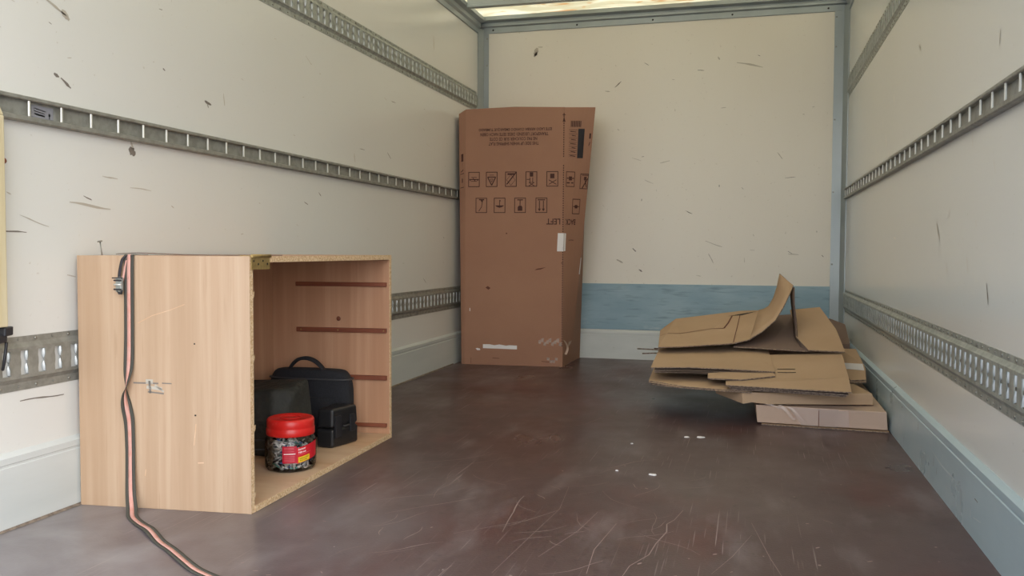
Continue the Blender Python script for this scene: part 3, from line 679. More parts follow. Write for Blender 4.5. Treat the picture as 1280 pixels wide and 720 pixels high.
plies(b4, 'board', F4, .004, 1, faces=K4)
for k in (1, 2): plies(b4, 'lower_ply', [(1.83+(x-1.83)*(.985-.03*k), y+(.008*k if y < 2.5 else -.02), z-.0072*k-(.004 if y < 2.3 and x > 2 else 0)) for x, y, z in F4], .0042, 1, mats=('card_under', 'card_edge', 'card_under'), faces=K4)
P = Print(surf(b4)); P.rect(1.800, 2.506, 1.870, 2.513); P.rect(1.800, 2.458, 1.871, 2.465); tag(P.build('cut_slots', 'hole_dark', b4), kind='stuff')
b5 = thing('cardboard_sheet', 'brown flattened box folded double, layered edges at the middle left of the pile', 'cardboard', (1.5, 2.6, .19))
F5 = [(1.296, 2.400, .1915), (1.45, 2.425, .1950), (1.614, 2.430, .1935), (1.790, 2.440, .1880), (1.765, 2.95, .243), (1.50, 3.05, .236), (1.285, 3.05, .242)]
plies(b5, 'board', F5, .004, 1, faces=[(0, 1, 5, 6), (1, 2, 5), (2, 3, 4, 5)])
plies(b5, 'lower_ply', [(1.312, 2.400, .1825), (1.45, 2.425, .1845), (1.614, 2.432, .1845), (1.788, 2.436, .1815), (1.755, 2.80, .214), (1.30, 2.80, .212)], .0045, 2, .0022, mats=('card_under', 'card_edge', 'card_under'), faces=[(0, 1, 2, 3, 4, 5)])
plies(b5, 'tucked_flap', [(1.53, 2.33, .1665), (1.66, 2.325, .1670), (1.79, 2.40, .1765), (1.76, 2.60, .208), (1.52, 2.60, .198)], .0045, 1, mats=('card_sheet', 'card_edge', 'card_under'))
b6 = thing('cardboard_sheet', 'big bent panel on top of the pile with one flap standing up', 'cardboard', (1.6, 3.0, .27))
# lying part, torn line, then the curled standing flap
Pt = [(1.296, 2.700, .244), (1.400, 2.740, .246), (1.615, 2.790, .262), (1.690, 2.800, .281),      # front edge 0-3
      (1.732, 3.390, .374), (1.640, 3.400, .368), (1.312, 3.420, .318), (1.252, 3.22, .273), (1.270, 3.0, .254)]
plies(b6, 'board', Pt, .004, 1, faces=[(0, 1, 6, 7, 8), (1, 2, 5, 6), (2, 3, 4, 5)])
fl = MB()
a_ = [(1.690, 2.800, .2815), (1.745, 2.83, .315), (1.800, 2.88, .362), (1.835, 2.93, .42), (1.865, 3.02, .475), (1.885, 3.12, .512)]
b_ = [(1.732, 3.390, .3745), (1.755, 3.36, .382), (1.778, 3.32, .400), (1.800, 3.29, .445), (1.815, 3.26, .50), (1.825, 3.22, .565)]
rws = []
for t in (0, .25, .5, .75, 1): rws.append([Vector(a).lerp(Vector(b), t) for a, b in zip(a_, b_)])
fl.loft(rws, cap=False, closed=False, smooth=True)
o = fl.build('standing_flap', ['card_sheet', 'card_edge'], b6, fixn=False); sd = o.modifiers.new('t', 'SOLIDIFY'); sd.thickness = .004; sd.material_offset_rim = 1; sd.offset = 0
P = Print(surf(b6)); P.pline([(1.275, 3.015), (1.42, 3.03), (1.57, 3.05), (1.587, 3.15), (1.603, 3.30)], .0075); P.build('tear_line', 'crease_dark', b6)
P = Print(surf(b6)); P.poly([(1.580, 3.295), (1.65, 3.300), (1.722, 3.365), (1.64, 3.328)]); P.build('slit', 'hole_dark', b6)
P = Print(surf(b6)); P.pline([(1.619, 2.80), (1.625, 2.95), (1.632, 3.1), (1.640, 3.30)], .0035); P.build('crease', 'crease_dark', b6)
b8 = thing('cardboard_sheet', 'bent cardboard panel at the right of the pile, dark hollow beneath its fold', 'cardboard', (1.98, 3.0, .24))
plies(b8, 'board', [(1.934, 2.735, .2490), (2.082, 2.735, .2465), (2.070, 3.02, .318), (2.020, 3.33, .400), (1.880, 3.33, .383), (1.892, 2.93, .286)], .004, 1, faces=[(0, 1, 2, 5), (2, 3, 4, 5)])
nf = MB(); nf.loft([[(1.9355, 2.745, .248), (1.897, 2.925, .285), (1.893, 3.0, .36), (1.884, 3.02, .43), (1.886, 3.10, .505)], [(1.905, 2.80, .250), (1.885, 2.96, .285), (1.880, 3.06, .36), (1.873, 3.10, .43), (1.868, 3.15, .495)]], cap=False, closed=False)
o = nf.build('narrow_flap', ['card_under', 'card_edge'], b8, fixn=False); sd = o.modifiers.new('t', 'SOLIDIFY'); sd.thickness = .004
plies(b8, 'inner_board', [(1.62, 2.80, .247), (1.76, 2.755, .2475), (1.930, 2.742, .2435), (1.900, 2.93, .268), (1.90, 3.42, .355), (1.76, 3.42, .345)], .004, 1, mats=('card_shaded', 'card_edge', 'card_under'), faces=[(0, 1, 5), (1, 2, 3), (1, 3, 4, 5)])
b10 = thing('cardboard_sheet', 'small cardboard piece with white tape squeezed against the right kick board', 'cardboard', (2.13, 2.8, .13))
plies(b10, 'board', [(2.092, 2.615, .1420), (2.158, 2.655, .1415), (2.178, 2.85, .165), (2.165, 3.10, .222), (2.10, 3.10, .222), (2.08, 2.75, .168)], .005, 2, .003, faces=[(0, 1, 2, 5), (2, 3, 4, 5)])
P = Print(surf(b10)); P.poly([(2.084, 2.76), (2.168, 2.80), (2.172, 2.90), (2.086, 2.85)]); P.build('tape_strip', 'white_tape', b10)
# crumpled bits wedged in the corner behind
b11 = thing('cardboard_sheet', 'crumpled dark end of cardboard leaning in the back right corner behind the pile', 'cardboard', (2.1, 3.5, .0))
plies(b11, 'board', [(1.75, 3.45, .20), (2.17, 3.40, .215), (2.180, 3.75, .285), (2.12, 3.95, .30), (1.80, 3.9, .27)], .005, 1, mats=('card_shaded', 'card_edge', 'card_under'))
plies(b11, 'fold', [(1.75, 3.45, .20), (2.17, 3.40, .215), (2.16, 3.38, .004), (1.76, 3.42, .004)], .004, 1, mats=('card_shaded', 'card_edge', 'card_under'))
tw = thing('cardboard_strip', 'thin torn strips of brown cardboard poking out at the left of the pile', 'cardboard', (1.28, 3.0, .20))
for a, b in (((1.16, 3.05, .195), (1.36, 2.95, .190)), ((1.19, 3.00, .178), (1.36, 2.97, .180)), ((1.24, 3.06, .198), (1.36, 3.02, .190))):
    mb = MB(); mb.tube([a, Vector(a).lerp(Vector(b), .5)+Vector((0, 0, .006)), b], .0032, 5); mb.build('strip', 'card_edge', tw)

# ================================================================ WOODEN CABINET
cb = thing('wooden_cabinet', 'open-sided beech veneer cabinet standing on the floor against the left wall', 'cabinet', (.24, 1.16, 0))
A, Bc, Cc, Dc = Vector((.006, .670, 0)), Vector((.480, .719, 0)), Vector((.457, 1.661, 0)), Vector((.006, 1.622, 0))
H = .653; TH = .0165; up = Vector((0, 0, 1))
eAB = (Bc-A).normalized(); eBC = (Cc-Bc).normalized(); eDC = (Cc-Dc).normalized()
def slab(p, q, n, th, z0, z1, name, mat, edge=None):
    """vertical board from p to q, thickness th along n"""
    mb = MB(); mb.prism([p+up*z0, q+up*z0, q+n*th+up*z0, p+n*th+up*z0], [p+up*z1, q+up*z1, q+n*th+up*z1, p+n*th+up*z1])
    return mb
nin = eBC
# near side board: veneer skins + chipboard core
skin = .0009
mb = slab(A, Bc, nin, skin, 0.0005, H, '', ''); mb.v[:] = mb.v
mb2 = slab(A+nin*(TH-skin), Bc+nin*(TH-skin), nin, skin, .0005, H, '', ''); mb.v and mb.add(mb2.v, mb2.f)
near = mb.build('near_side_board', 'beech', cb)
slab(A+nin*skin, Bc+nin*skin, nin, TH-2*skin, .0007, H-.0002, '', '').build('chipboard_core', 'chipboard', near)
far = slab(Dc-nin*TH, Cc-nin*TH, nin, TH, .0005, H, '', '').build('far_side_board', 'beech_inside', cb)
slab(Cc-nin*TH, Cc-nin*TH+eDC*.0012, nin, TH, .0005, H, '', '').build('chipboard_edge', 'chipboard', far)
def hboard(z0, z1, name, mat, inset=.0):
    a = A+nin*TH; b = Bc+nin*TH; c = Cc-nin*TH; d = Dc-nin*TH
    mb = MB(); mb.prism([p+up*z0 for p in (a, b, c, d)], [p+up*z1 for p in (a, b, c, d)])
    o = mb.build(name, mat, cb)
    e = (b-a).normalized()*.0016
    mb = MB(); mb.prism([p+up*(z0+.0006) for p in (b, b+e, c+e, c)], [p+up*(z1-.0006) for p in (b, b+e, c+e, c)]); mb.build('chipboard_edge', 'chipboard', o)
    return o
hboard(.0005, .0175, 'bottom_board', 'beech_floor'); hboard(H-.0165, H, 'top_board', 'beech_inside')
inn = Vector((1, 0, 0))
mb = MB(); a = A+nin*TH+inn*.006; d = Dc-nin*TH+inn*.006
mb.prism([a+up*.0175, a+inn*.006+up*.0175, d+inn*.006+up*.0175, d+up*.0175], [a+up*(H-.0165), a+inn*.006+up*(H-.0165), d+inn*.006+up*(H-.0165), d+up*(H-.0165)]); mb.build('back_board', 'beech_inside', cb)
yf = lambda x: Dc.y-TH+(x-Dc.x)*(Cc.y-Dc.y)/(Cc.x-Dc.x)
for z0, z1, x0, mat in ((.541, .556, .110, 'beech_inside'), (.377, .393, .112, 'cleat_wood'), (.209, .225, .112, 'cleat_wood'), (.041, .054, .112, 'beech_inside')):
    mb = MB(); x1 = .449
    mb.prism([(x0, yf(x0)-.0095, z0), (x1, yf(x1)-.0095, z0), (x1, yf(x1)-.0003, z0), (x0, yf(x0)-.0003, z0)], [(x0, yf(x0)-.0095, z1), (x1, yf(x1)-.0095, z1), (x1, yf(x1)-.0003, z1), (x0, yf(x0)-.0003, z1)])
    cl_ = mb.build('shelf_runner', 'cleat_wood', cb, bevel=.001, seg=1)
    if z0 == .377:
        q = MB()
        for x in (.13, .27, .44): q.dome((x, yf(x)-.0096, .385), (0, -1, 0), .003, .001, 6)
        tag(q.build('screw_heads', 'brass', cl_), kind='stuff')
mb = MB(); mb.dome((.268, yf(.268)-.0004, .425), (0, -1, 0), .0085, .002, 12); mb.build('hole_plug', 'cleat_wood', cb)
# little chipped splinters at the inner edge of the near board
for z in (.22, .40, .56, .05):
    mb = MB(); p = Bc+nin*TH+up*z; mb.add([p, p+Vector((-.001, .008, .004)), p+Vector((-.001, .007, -.008)), p+up*-.014, p+Vector((-.012, 0, -.006))], [(0, 1, 2, 3), (0, 1, 4), (1, 2, 4), (2, 3, 4), (3, 0, 4)]); mb.build('splinter', 'chipboard', cb)
# marks on the near face
P = Print(lambda u, v: A+eAB*u+up*v-nin*.0005)
P.line((.155, .326), (.225, .326), .004); P.line((.235, .327), (.262, .3265), .003)
P.line((.20, .332), (.202, .30), .006); P.line((.192, .316), (.235, .312), .008, 1); P.line((.19, .33), (.21, .33), .012, 1); P.line((.195, .304), (.24, .300), .004); P.line((.215, .322), (.24, .305), .005, 1)
tag(P.build('pencil_marks', ['scuff_dark', 'scuff_pale'], near), kind='stuff')
P = Print(lambda u, v: A+eAB*u+up*v-nin*.0005)
P.pline([(.17, .48), (.21, .50), (.26, .515), (.30, .53)], .0016); tag(P.build('scratch_marks', 'beech_floor', near), kind='stuff'); P = Print(lambda u, v: A+eAB*u+up*v-nin*.0005); P.line((.322, .17), (.328, .225), .002); P.line((.332, .125), (.348, .126), .003); P.line((.185, .085), (.187, .102), .002)
tag(P.build('scratch_marks', 'beech_floor', near), kind='stuff')
P = Print(lambda u, v: A+eAB*u+up*v-nin*.0005)
P.rect(.324, .428, .328, .432); P.rect(.324, .245, .329, .249); tag(P.build('nail_holes', 'hole_dark', near), kind='stuff')
# hinge: two leaves and a knuckle on the top board at the near end
hg = MB(); p0 = Bc+nin*.012; x0, x1 = 0.0, .088
hd = eBC
def hp(a, out, z): return Bc+hd*a+Vector((1, 0, 0))*out+up*z
hb = MB(); hb.prism([hp(.004, .0018, H-.034), hp(.094, .0018, H-.034), hp(.094, .0034, H-.034), hp(.004, .0034, H-.034)], [hp(.004, .0018, H-.002), hp(.094, .0018, H-.002), hp(.094, .0034, H-.002), hp(.004, .0034, H-.002)])
hinge = hb.build('hinge', 'brass', cb)
hb = MB(); hb.prism([hp(.004, -.03, H+.0003), hp(.094, -.03, H+.0003), hp(.094, .004, H+.0003), hp(.004, .004, H+.0003)], [hp(.004, -.03, H+.0018), hp(.094, -.03, H+.0018), hp(.094, .004, H+.0018), hp(.004, .004, H+.0018)]); hb.build('upper_leaf', 'brass', hinge)
hb = MB(); hb.tube([hp(.004, .005, H+.001), hp(.094, .005, H+.001)], .0042, 10); hb.build('knuckle', 'brass', hinge)
hb = MB()
for a, z in ((.015, .012), (.037, .020), (.06, .012), (.082, .020)): hb.dome(hp(a, .0035, H-z), (1, 0, 0), .0032, .0008, 8)
tag(hb.build('hinge_screws', 'hole_dark', hinge), kind='stuff')

# nail standing on top
na = MB(); na.tube([(.058, .70, H+.0005), (.052, .70, H+.036)], .0016, 7); na.tube([(.0522, .70, H+.0355), (.0515, .70, H+.0378)], .0062, 10)
tag(na.build('nail', 'rivet'), 'long steel nail standing crooked on top of the wooden cabinet', 'nail')

# ================================================================ STRAP
st = thing('lashing_strap', 'dark webbing strap with a salmon stripe hanging over the cabinet and across the floor', 'strap', (.15, .66, 0))
def ribbon(cent, side, half, name, parent, th=.0012):
    """cent/side lists of Vectors; three-band webbing"""
    mb = MB(); n = len(cent); ts = (-1, -.36, .36, 1)
    rows = []
    for c, s_ in zip(cent, side):
        s_ = Vector(s_).normalized(); rows.append([Vector(c)+s_*half*t for t in ts])
    for b in range(3):
        mb.loft([[r[b], r[b+1]] for r in rows], mi=(0, 1, 0)[b], cap=False, closed=False)
    o = mb.build(name, ['strap_dark', 'strap_pink'], parent, fixn=False)
    sd = o.modifiers.new('t', 'SOLIDIFY'); sd.thickness = th; sd.offset = 0
    return o
def fy(x): return .670+(x-.006)*.1034     # near face of the cabinet
def catmull(pts, n=6):
    out = []
    P_ = [Vector(p) for p in pts]; P_ = [P_[0]*2-P_[1]]+P_+[P_[-1]*2-P_[-2]]
    for i in range(1, len(P_)-2):
        a, b, c, d = P_[i-1:i+3]
        for k in range(n):
            t = k/n; out.append(.5*((2*b)+(c-a)*t+(2*a-5*b+4*c-d)*t*t+(3*b-a-3*c+d)*t**3))
    out.append(P_[-2]); return out
key = [ # centre, side direction
 ((.158, .735, H+.0022), (1, 0, 0)), ((.157, .70, H+.0024), (1, 0, 0)), ((.1565, fy(.15)-.003, H+.0018), (1, .1, 0)), ((.156, fy(.15)-.0045, H-.012), (1, .1, 0)), ((.155, fy(.15)-.005, .56), (1, .1, 0)), ((.154, fy(.15)-.005, .46), (1, .1, 0)),
 ((.152, fy(.15)-.006, .375), (.97, .15, 0)), ((.148, fy(.15)-.011, .325), (.75, -.6, 0)), ((.147, fy(.15)-.0145, .297), (.12, -1, 0)), ((.149, fy(.15)-.012, .265), (-.6, -.8, 0)), ((.152, fy(.15)-.007, .225), (-.95, -.3, 0)), ((.153, fy(.15)-.006, .16), (-1, -.1, 0)),
 ((.155, fy(.15)-.009, .10), (-1, -.1, 0)), ((.164, fy(.15)-.020, .045), (-.95, -.25, 0)), ((.183, .645, .014), (-.82, -.55, -.05)), ((.212, .612, .0030), (-.62, -.78, 0)), ((.262, .574, .0022), (-.5, -.86, 0)),
 ((.325, .530, .0060), (-.55, -.83, 0)), ((.396, .474, .0022), (-.62, -.78, .0)), ((.455, .435, .0022), (-.62, -.78, 0)), ((.523, .385, .0030), (-.64, -.76, .05)), ((.578, .347, .0024), (-.6, -.8, 0)), ((.629, .322, .0022), (-.5, -.86, 0)), ((.72, .285, .0022), (-.35, -.93, 0)), ((.85, .25, .0022), (-.3, -.95, 0))]
cen = catmull([k[0] for k in key]); sid = catmull([k[1] for k in key])
ribbon(cen, sid, .0135, 'webbing', st)
tl = [(.10, .705, H+.0040), (.14, .72, H+.0065), (.18, .74, H+.0055), (.26, .78, H+.0025), (.36, .83, H+.0018), (.45, .93, H+.0018)]
ce = catmull(tl); ribbon(ce, [Vector((-.45, .9, .05))]*len(ce), .0125, 'webbing_tail', st)
lpc = catmull([(.150, fy(.15)-.008, H+.001), (.140, fy(.15)-.010, H-.010), (.134, fy(.13)-.010, .615), (.131, fy(.13)-.010, .59), (.133, fy(.13)-.010, .575)])
mb = MB(); mb.loft([[c+Vector((.004, 0, 0)), c-Vector((.004, 0, 0))] for c in lpc], cap=False, closed=False)
o = mb.build('loop', 'strap_black', st, fixn=False); sd = o.modifiers.new('t', 'SOLIDIFY'); sd.thickness = .002
lp2 = catmull([(.148, fy(.15)-.006, H-.012), (.144, fy(.15)-.007, .62), (.140, fy(.13)-.008, .588)])
mb = MB(); mb.loft([[c+Vector((.003, 0, 0)), c-Vector((.003, 0, 0))] for c in lp2], cap=False, closed=False); o = mb.build('loop', 'strap_pink', st, fixn=False); sd = o.modifiers.new('t', 'SOLIDIFY'); sd.thickness = .002
yb_ = fy(.13)-.014
bk = MB(); bk.box((.126, yb_-.004, .560), (.1445, yb_+.006, .598)); bkl = bk.build('buckle', 'galv', st, bevel=.003)
for z in (.567, .579, .590):
    q = MB(); q.tube([(.1245, yb_-.006, z), (.1455, yb_-.006, z)], .0022, 8); q.build('buckle_bar', 'dark_plastic' if z != .579 else 'bright_metal', bkl)
q = MB(); q.tube([(.118, yb_-.004, .596), (.147, yb_-.004, .596)], .0016, 8); q.build('lever', 'dark_plastic', bkl); q = MB(); q.tube([(.131, yb_-.002, .565), (.135, yb_, .556), (.141, yb_, .556), (.144, yb_-.002, .565)], .0028, 8); q.build('lever', 'dark_plastic', bkl)

# ================================================================ THINGS IN THE CABINET
ZB = .0178
def rounded_bag(cx, cy, z0, w_, d, h, rot, top_sq=.78, n=28, bulge=.12, e=3.2):
    rings = []
    for t in (0, .02, .08, .25, .5, .72, .86, .94, .985, 1):
        k = 1 if t < .7 else (1-((t-.7)/.3)**3*(1-top_sq)); bl = 1+bulge*math.sin(PI*min(t*1.05, 1))
        if t == 0: k *= .93
        if t == .02: k *= .97
        if t == 1: bl *= .86; k *= .96
        ring = []
        for i in range(n):
            a = 2*PI*i/n; c, s_ = math.cos(a), math.sin(a)
            x = math.copysign(abs(c)**(2/e), c)*w_/2*k*(1 if t != 1 else .9); y = math.copysign(abs(s_)**(2/e), s_)*d/2*bl*(k if t > .7 else 1)
            ring.append((cx+x*math.cos(rot)-y*math.sin(rot), cy+x*math.sin(rot)+y*math.cos(rot), z0+h*t))
        rings.append(ring)
    return rings
# soft tool bag with a carrying handle
tb_ = thing('tool_bag', 'soft black zipped tool bag with a loop handle on top, rearmost in the cabinet', 'bag', (.22, 1.53, ZB))
rot = .02; rg = rounded_bag(.200, 1.553, ZB, .315, .080, .236, rot, .80)
MB().loft(rg).build('body', 'bag_fabric', tb_, sub=1)
pk = rounded_bag(.200, 1.507, ZB+.012, .25, .02, .13, rot, .85); MB().loft(pk).build('pocket', 'bag_fabric', tb_, sub=1)
mb = MB(); ring = [Vector(p)*1.0 for p in rg[6]]; c = sum(ring, Vector())/len(ring); ring = [c+(p-c)*1.012 for p in ring]; mb.tube(ring+[ring[0]], .0035, 6); mb.build('piping', 'zip_grey', tb_)
hc = catmull([(.118, 1.545, .246), (.136, 1.54, .268), (.160, 1.537, .285), (.188, 1.535, .290), (.215, 1.537, .284), (.238, 1.54, .268), (.258, 1.545, .244)])
mb = MB(); mb.loft([[p_+Vector((0, -.013, -.001)), p_+Vector((0, -.010, .0065)), p_+Vector((0, .010, .0065)), p_+Vector((0, .013, -.001)), p_+Vector((0, .008, -.005)), p_+Vector((0, -.008, -.005))] for p_ in hc]); mb.build('handle', 'bag_fabric', tb_)
# olive-black angular power tool case, front left
oc = thing('tool_case', 'bulky dull black tool pouch leaning in the front left of the cabinet', 'bag', (.2, 1.27, ZB))
bot = [(.040, 1.205), (.250, 1.205), (.285, 1.235), (.298, 1.36), (.040, 1.375)]
mid_ = [(.036, 1.198), (.256, 1.198), (.294, 1.233), (.310, 1.36), (.036, 1.38)]
top_ = [(.045, 1.225), (.240, 1.235), (.288, 1.275), (.296, 1.36), (.045, 1.36)]
mb = MB(); mb.loft([[(x, y, z) for x, y in L] for L, z in ((bot, ZB), (mid_, ZB+.03), (mid_, ZB+.115))]+[[(top_[0][0], top_[0][1], .215), (top_[1][0], top_[1][1], .232), (top_[2][0], top_[2][1], .222), (top_[3][0], top_[3][1], .252), (top_[4][0], top_[4][1], .235)]], smooth=False)
mb.build('body', 'bag_olive', oc, bevel=.012, seg=3)
mb = MB(); mb.prism([(.040, 1.21, .19), (.135, 1.215, .19), (.135, 1.34, .19), (.040, 1.34, .19)], [(.045, 1.23, .262), (.088, 1.235, .262), (.088, 1.32, .262), (.045, 1.32, .262)]); mb.build('folded_top', 'bag_olive', oc, bevel=.01, seg=2)
mb = MB(); mb.tube([(.04, 1.197, .075), (.15, 1.197, .068), (.239, 1.197, .075), (.273, 1.232, .075)], .003, 6); mb.build('zip', 'zip_grey', oc)
mb = MB(); mb.tube([(.04, 1.197, .045), (.15, 1.197, .040), (.238, 1.197, .044)], .003, 6); mb.build('seam', 'zip_grey', oc)
# hard plastic case
hcx = thing('hard_case', 'small black hard plastic case with a front catch, right of the bags in the cabinet', 'case', (.39, 1.45, ZB))
q4 = [Vector((.313, 1.375, 0)), Vector((.373, 1.372, 0)), Vector((.404, 1.502, 0)), Vector((.313, 1.500, 0))]
mb = MB(); mb.prism([p_+up*ZB for p_ in q4], [p_+up*(ZB+.062) for p_ in q4]); lo = mb.build('lower_shell', 'black_plastic', hcx, bevel=.009, seg=3)
cc = sum(q4, Vector())/4; q5 = [cc+(p_-cc)*1.0 for p_ in q4]
mb = MB(); mb.prism([p_+up*(ZB+.0645) for p_ in q5], [cc+(p_-cc)*.95+up*.147 for p_ in q4]); mb.build('upper_shell', 'black_plastic', hcx, bevel=.010, seg=3)
def cs(s, z, o_=0): 
    e = (q4[2]-q4[1]).normalized(); n = Vector((e.y, -e.x, 0)); return q4[1]+e*s+n*o_+up*z
for s0, s1, z0, z1 in ((.012, .042, .050, .122), (.088, .112, .060, .118)):
    mb = MB(); mb.prism([cs(s0, z0, -.004), cs(s1, z0, -.004), cs(s1, z0, .006), cs(s0, z0, .006)], [cs(s0, z1, -.008), cs(s1, z1, -.008), cs(s1, z1, .003), cs(s0, z1, .003)]); mb.build('catch', 'dark_plastic', hcx, bevel=.002)
mb = MB(); mb.tube([cs(.05, .085, .0), cs(.054, .085, .008), cs(.076, .085, .008), cs(.08, .085, .0)], .004, 8); mb.build('carry_handle', 'dark_plastic', hcx)

# jar of screws
JC = (.3680, 1.112, ZB)
jr = thing('screw_jar', 'clear plastic jar with a red screw lid and red label in the cabinet', 'jar', JC)
jp = [(.066, 0), (.074, .003), (.079, .012), (.0805, .03), (.0805, .08), (.079, .092), (.073, .104), (.067, .110), (.066, .118)]
jp = [(a*.93, b*.96) for a, b in jp]
MB().lathe(JC, jp, 48, cap=False, sq=.03).build('jar_body', 'clear_plastic', jr)
MB().lathe(JC, [(.0, .0008), (.061, .0008)], 32, cap=False).build('jar_base', 'clear_plastic', jr)
MB().lathe(JC, [(a*.92, b*.96) for a, b in ((.068, .108), (.0755, .108), (.077, .110), (.077, .128), (.0745, .131), (.0755, .133), (.0755, .152), (.072, .158), (.066, .160), (.062, .157), (.0, .157))], 56, cap=False).build('lid', 'red_lid', jr)
mb = MB(); mb.tube([(JC[0]+.03*math.cos(a), JC[1]+.03*math.sin(a)+.0, JC[2]+.152) for a in [i*2*PI/20 for i in range(21)]], .0012, 5); mb.build('lid_rib', 'red_lid', jr)
viewa = math.atan2(-1.2077-JC[1], 1.6896-JC[0])
def jl(u, v, d=.0008):       # u metres round the jar from the camera side, v height
    a = viewa+u/.075; q = 1+.03*(1/max(abs(math.cos(a)), abs(math.sin(a)))-1); r = .0750*q+d
    return Vector((JC[0]+r*math.cos(a), JC[1]+r*math.sin(a), JC[2]+v))
def curved(u0, v0, u1, v1, d, mi, mb, slope=0, n=10):
    lo = [jl(u0+(u1-u0)*i/n, v0+slope*(i/n)*(u1-u0), d) for i in range(n+1)]; hi = [jl(u0+(u1-u0)*i/n, v1+slope*(i/n)*(u1-u0), d) for i in range(n+1)]
    mb.add(lo+hi, [(i, i+1, n+2+i, n+1+i) for i in range(n)], mi)
mb = MB(); curved(-.024, .030, .017, .080, .0007, 1, mb); curved(.017, .028, .095, .074, .0007, 0, mb, .18, 14)
lab = mb.build('label', ['label_red', 'label_dark_red'], jr, fixn=False)
mb = MB()
curved(.021, .030, .058, .046, .0012, 2, mb, .18, 6); curved(-.020, .0560, .013, .0585, .0012, 0, mb)
for v_ in (.074, .0705, .064): curved(-.019, v_, .009, v_+.0010, .0012, 1, mb)
for v_ in (.050, .045, .040, .036): curved(-.019, v_, .011, v_+.0010, .0012, 1, mb)
curved(.021, .0525, .062, .0535, .0012, 1, mb, .18, 6)
tag(mb.build('label_blocks', ['label_white', 'label_pink', 'label_yellow'], lab, fixn=False), kind='stuff')
P = Print(lambda u, v: jl(u, v+(u-.02)*.18, .0014)); P.text('Ranser', .033, .0685, .024, .0062); P.text('730 kit', .033, .0590, .024, .0056)
P.build('label_lettering', 'label_white', lab)
P = Print(lambda u, v: jl(u, v+(u-.02)*.18, .0015)); P.text('ASSORTED', .039, .0405, .030, .0032); P.text('PLUGS', .037, .0350, .022, .0032); P.build('label_lettering', 'crease_dark', lab)
# contents
mb = MB(); rnd = random.Random(3)
for k in range(330):
    a = rnd.uniform(0, 2*PI); r = math.sqrt(rnd.uniform(.1, 1))*.058; z = ZB+.007+rnd.uniform(0, 1)**1.1*.072*(1.0-.25*math.cos(a-viewa-1.2))
    d = Vector((rnd.gauss(0, 1), rnd.gauss(0, 1), rnd.gauss(0, .8))).normalized(); l = rnd.uniform(.010, .017)
    c = Vector((JC[0]+r*math.cos(a), JC[1]+r*math.sin(a), z)); e0, e1 = c-d*l, c+d*l
    def clampv(p_):
        q = Vector((p_.x-JC[0], p_.y-JC[1])); 
        if q.length > .067: q = q.normalized()*.067
        return Vector((JC[0]+q.x, JC[1]+q.y, max(p_.z, ZB+.004)))
    e0, e1 = clampv(e0), clampv(e1)
    if (e1-e0).length < .006: continue
    mi = 0 if rnd.random() < .80 else rnd.choice((1, 2, 3, 3))
    mb.tube([e0, e0.lerp(e1, .8), e1], [.0026, .0024, .0012], 6, mi)
    mb.tube([e0-(e1-e0).normalized()*.0012, e0+(e1-e0).normalized()*.0006], [.0046, .0030], 7, mi)
tag(mb.build('screws', ['screw_steel', 'plug_blue', 'plug_teal', 'plug_dark']), 'loose steel screws and wall plugs filling the clear jar', 'screws', kind='stuff')
for (u, v_, r0) in ((-.027, .078, .008), (.052, .022, .010)):
    mb = MB(); pts = [Vector(JC)+Vector((math.cos(viewa+(u+r0*math.cos(a))/.08)*.0705, math.sin(viewa+(u+r0*math.cos(a))/.08)*.0705, v_+r0*math.sin(a))) for a in [(.5+i*.55)*(1 if u < 0 else -1)+(1.2 if u > 0 else 0) for i in range(7)]]
    mb.tube(pts, .0028, 7)
    tag(mb.build('cable_clip', 'label_white'), 'white plastic hook inside the jar, at the %s of the red label' % ('upper left corner' if u < 0 else 'lower right corner'), 'hook')

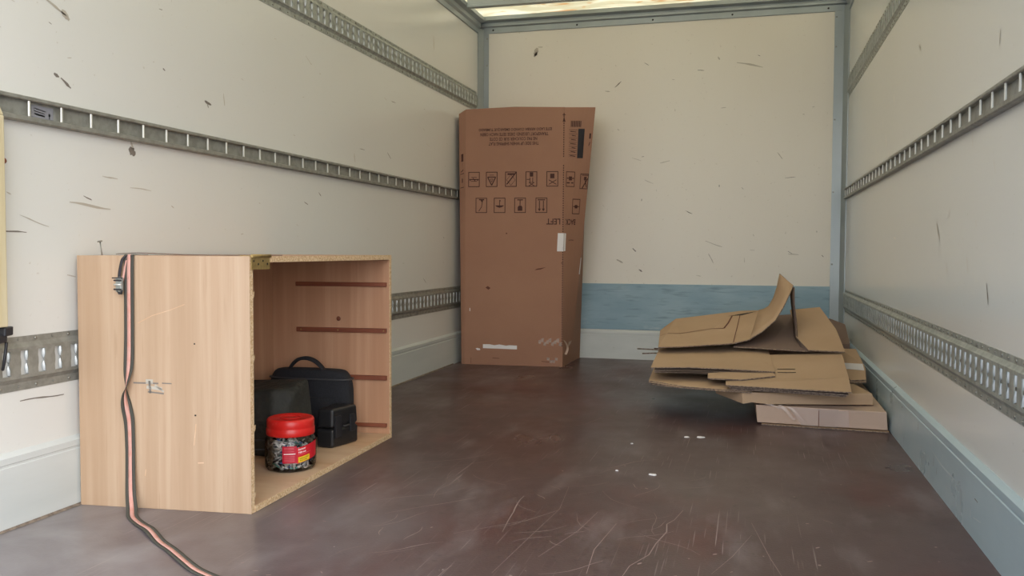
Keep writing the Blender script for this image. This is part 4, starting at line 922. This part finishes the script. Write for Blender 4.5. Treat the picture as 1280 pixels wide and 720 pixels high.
# ================================================================ BATTEN, HOOK, DEBRIS
bt = thing('wooden_batten', 'raw pine batten strapped upright on the left wall at the photo edge', 'batten', (.02, .39, .49))
mb = MB(); mb.prism([(.0055, .34, .488), (.033, .34, .488), (.033, .424, .488), (.0055, .424, .488)], [(.0055, .335, .975), (.033, .335, .975), (.033, .424, .975), (.0055, .424, .975)]); mb.v = mb.v
mb.build('plank', 'batten_wood', bt, bevel=.003)
mb = MB(); mb.prism([(.006, .340, .9755), (.032, .340, .9755), (.032, .424, .9755), (.006, .424, .9755)], [(.010, .345, 1.005), (.028, .345, 1.005), (.028, .412, 1.005), (.010, .412, 1.005)]); mb.build('split_end', 'batten_wood', bt, bevel=.002)
mb = MB(); mb.dome((.022, .4235, .872), (0, 1, 0), .009, .014, 8); mb.build('knot', 'cleat_wood', bt)
hk = thing('black_hook', 'black plastic clamp hooked into the low rail at the left edge, under the batten', 'clamp', (.02, .41, .42))
mb = MB(); mb.prism([(.006, .412, .466), (.034, .412, .466), (.034, .437, .468), (.006, .437, .468)], [(.006, .414, .487), (.034, .414, .487), (.034, .438, .489), (.006, .438, .489)]); mb.build('head', 'dark_plastic', hk, bevel=.003)
mb = MB(); mb.prism([(.004, .36, .448), (.030, .36, .448), (.030, .425, .452), (.004, .425, .452)], [(.004, .36, .472), (.030, .36, .472), (.030, .425, .470), (.004, .425, .470)]); mb.build('jaw', 'dark_plastic', hk, bevel=.004)
mb = MB(); mb.tube(catmull([(.020, .405, .45), (.018, .402, .43), (.016, .400, .405), (.010, .404, .388)]), .0045, 8); mb.tube(catmull([(.022, .428, .452), (.020, .427, .43), (.017, .425, .405), (.010, .428, .388), (.004, .434, .390)]), .0036, 8); mb.build('hook_arm', 'dark_plastic', hk)

for k, (x, y, r, lb) in enumerate(((1.415, 1.395, .0105, 'large pale chip of paint alone on the floor in front of the cardboard pile'), (1.304, 1.412, .004, 'tiny white crumb on the floor left of the larger pale chip'),
                      (1.522, 1.976, .012, 'pale torn paper scrap on the floor just in front of the cardboard pile'), (1.475, 1.965, .008, 'small pale scrap to the left of the torn paper by the cardboard pile'), (1.30, 1.80, .004, 'tiny white crumb on the open floor in the middle of the truck'))):
    pts = [(x+r*(1+.3*math.sin(i*2.3+k))*math.cos(i*PI/4)*1.15, y+r*.8*(1+.25*math.cos(i*1.7+k))*math.sin(i*PI/4)) for i in range(8)]
    mb = MB(); mb.prism([(a, b, .0006) for a, b in pts], [(x+(a-x)*.85, y+(b-y)*.85, .0036) for a, b in pts]); tag(mb.build('floor_scrap', 'paper_white'), lb, 'scrap', 'pale scraps on the truck floor')
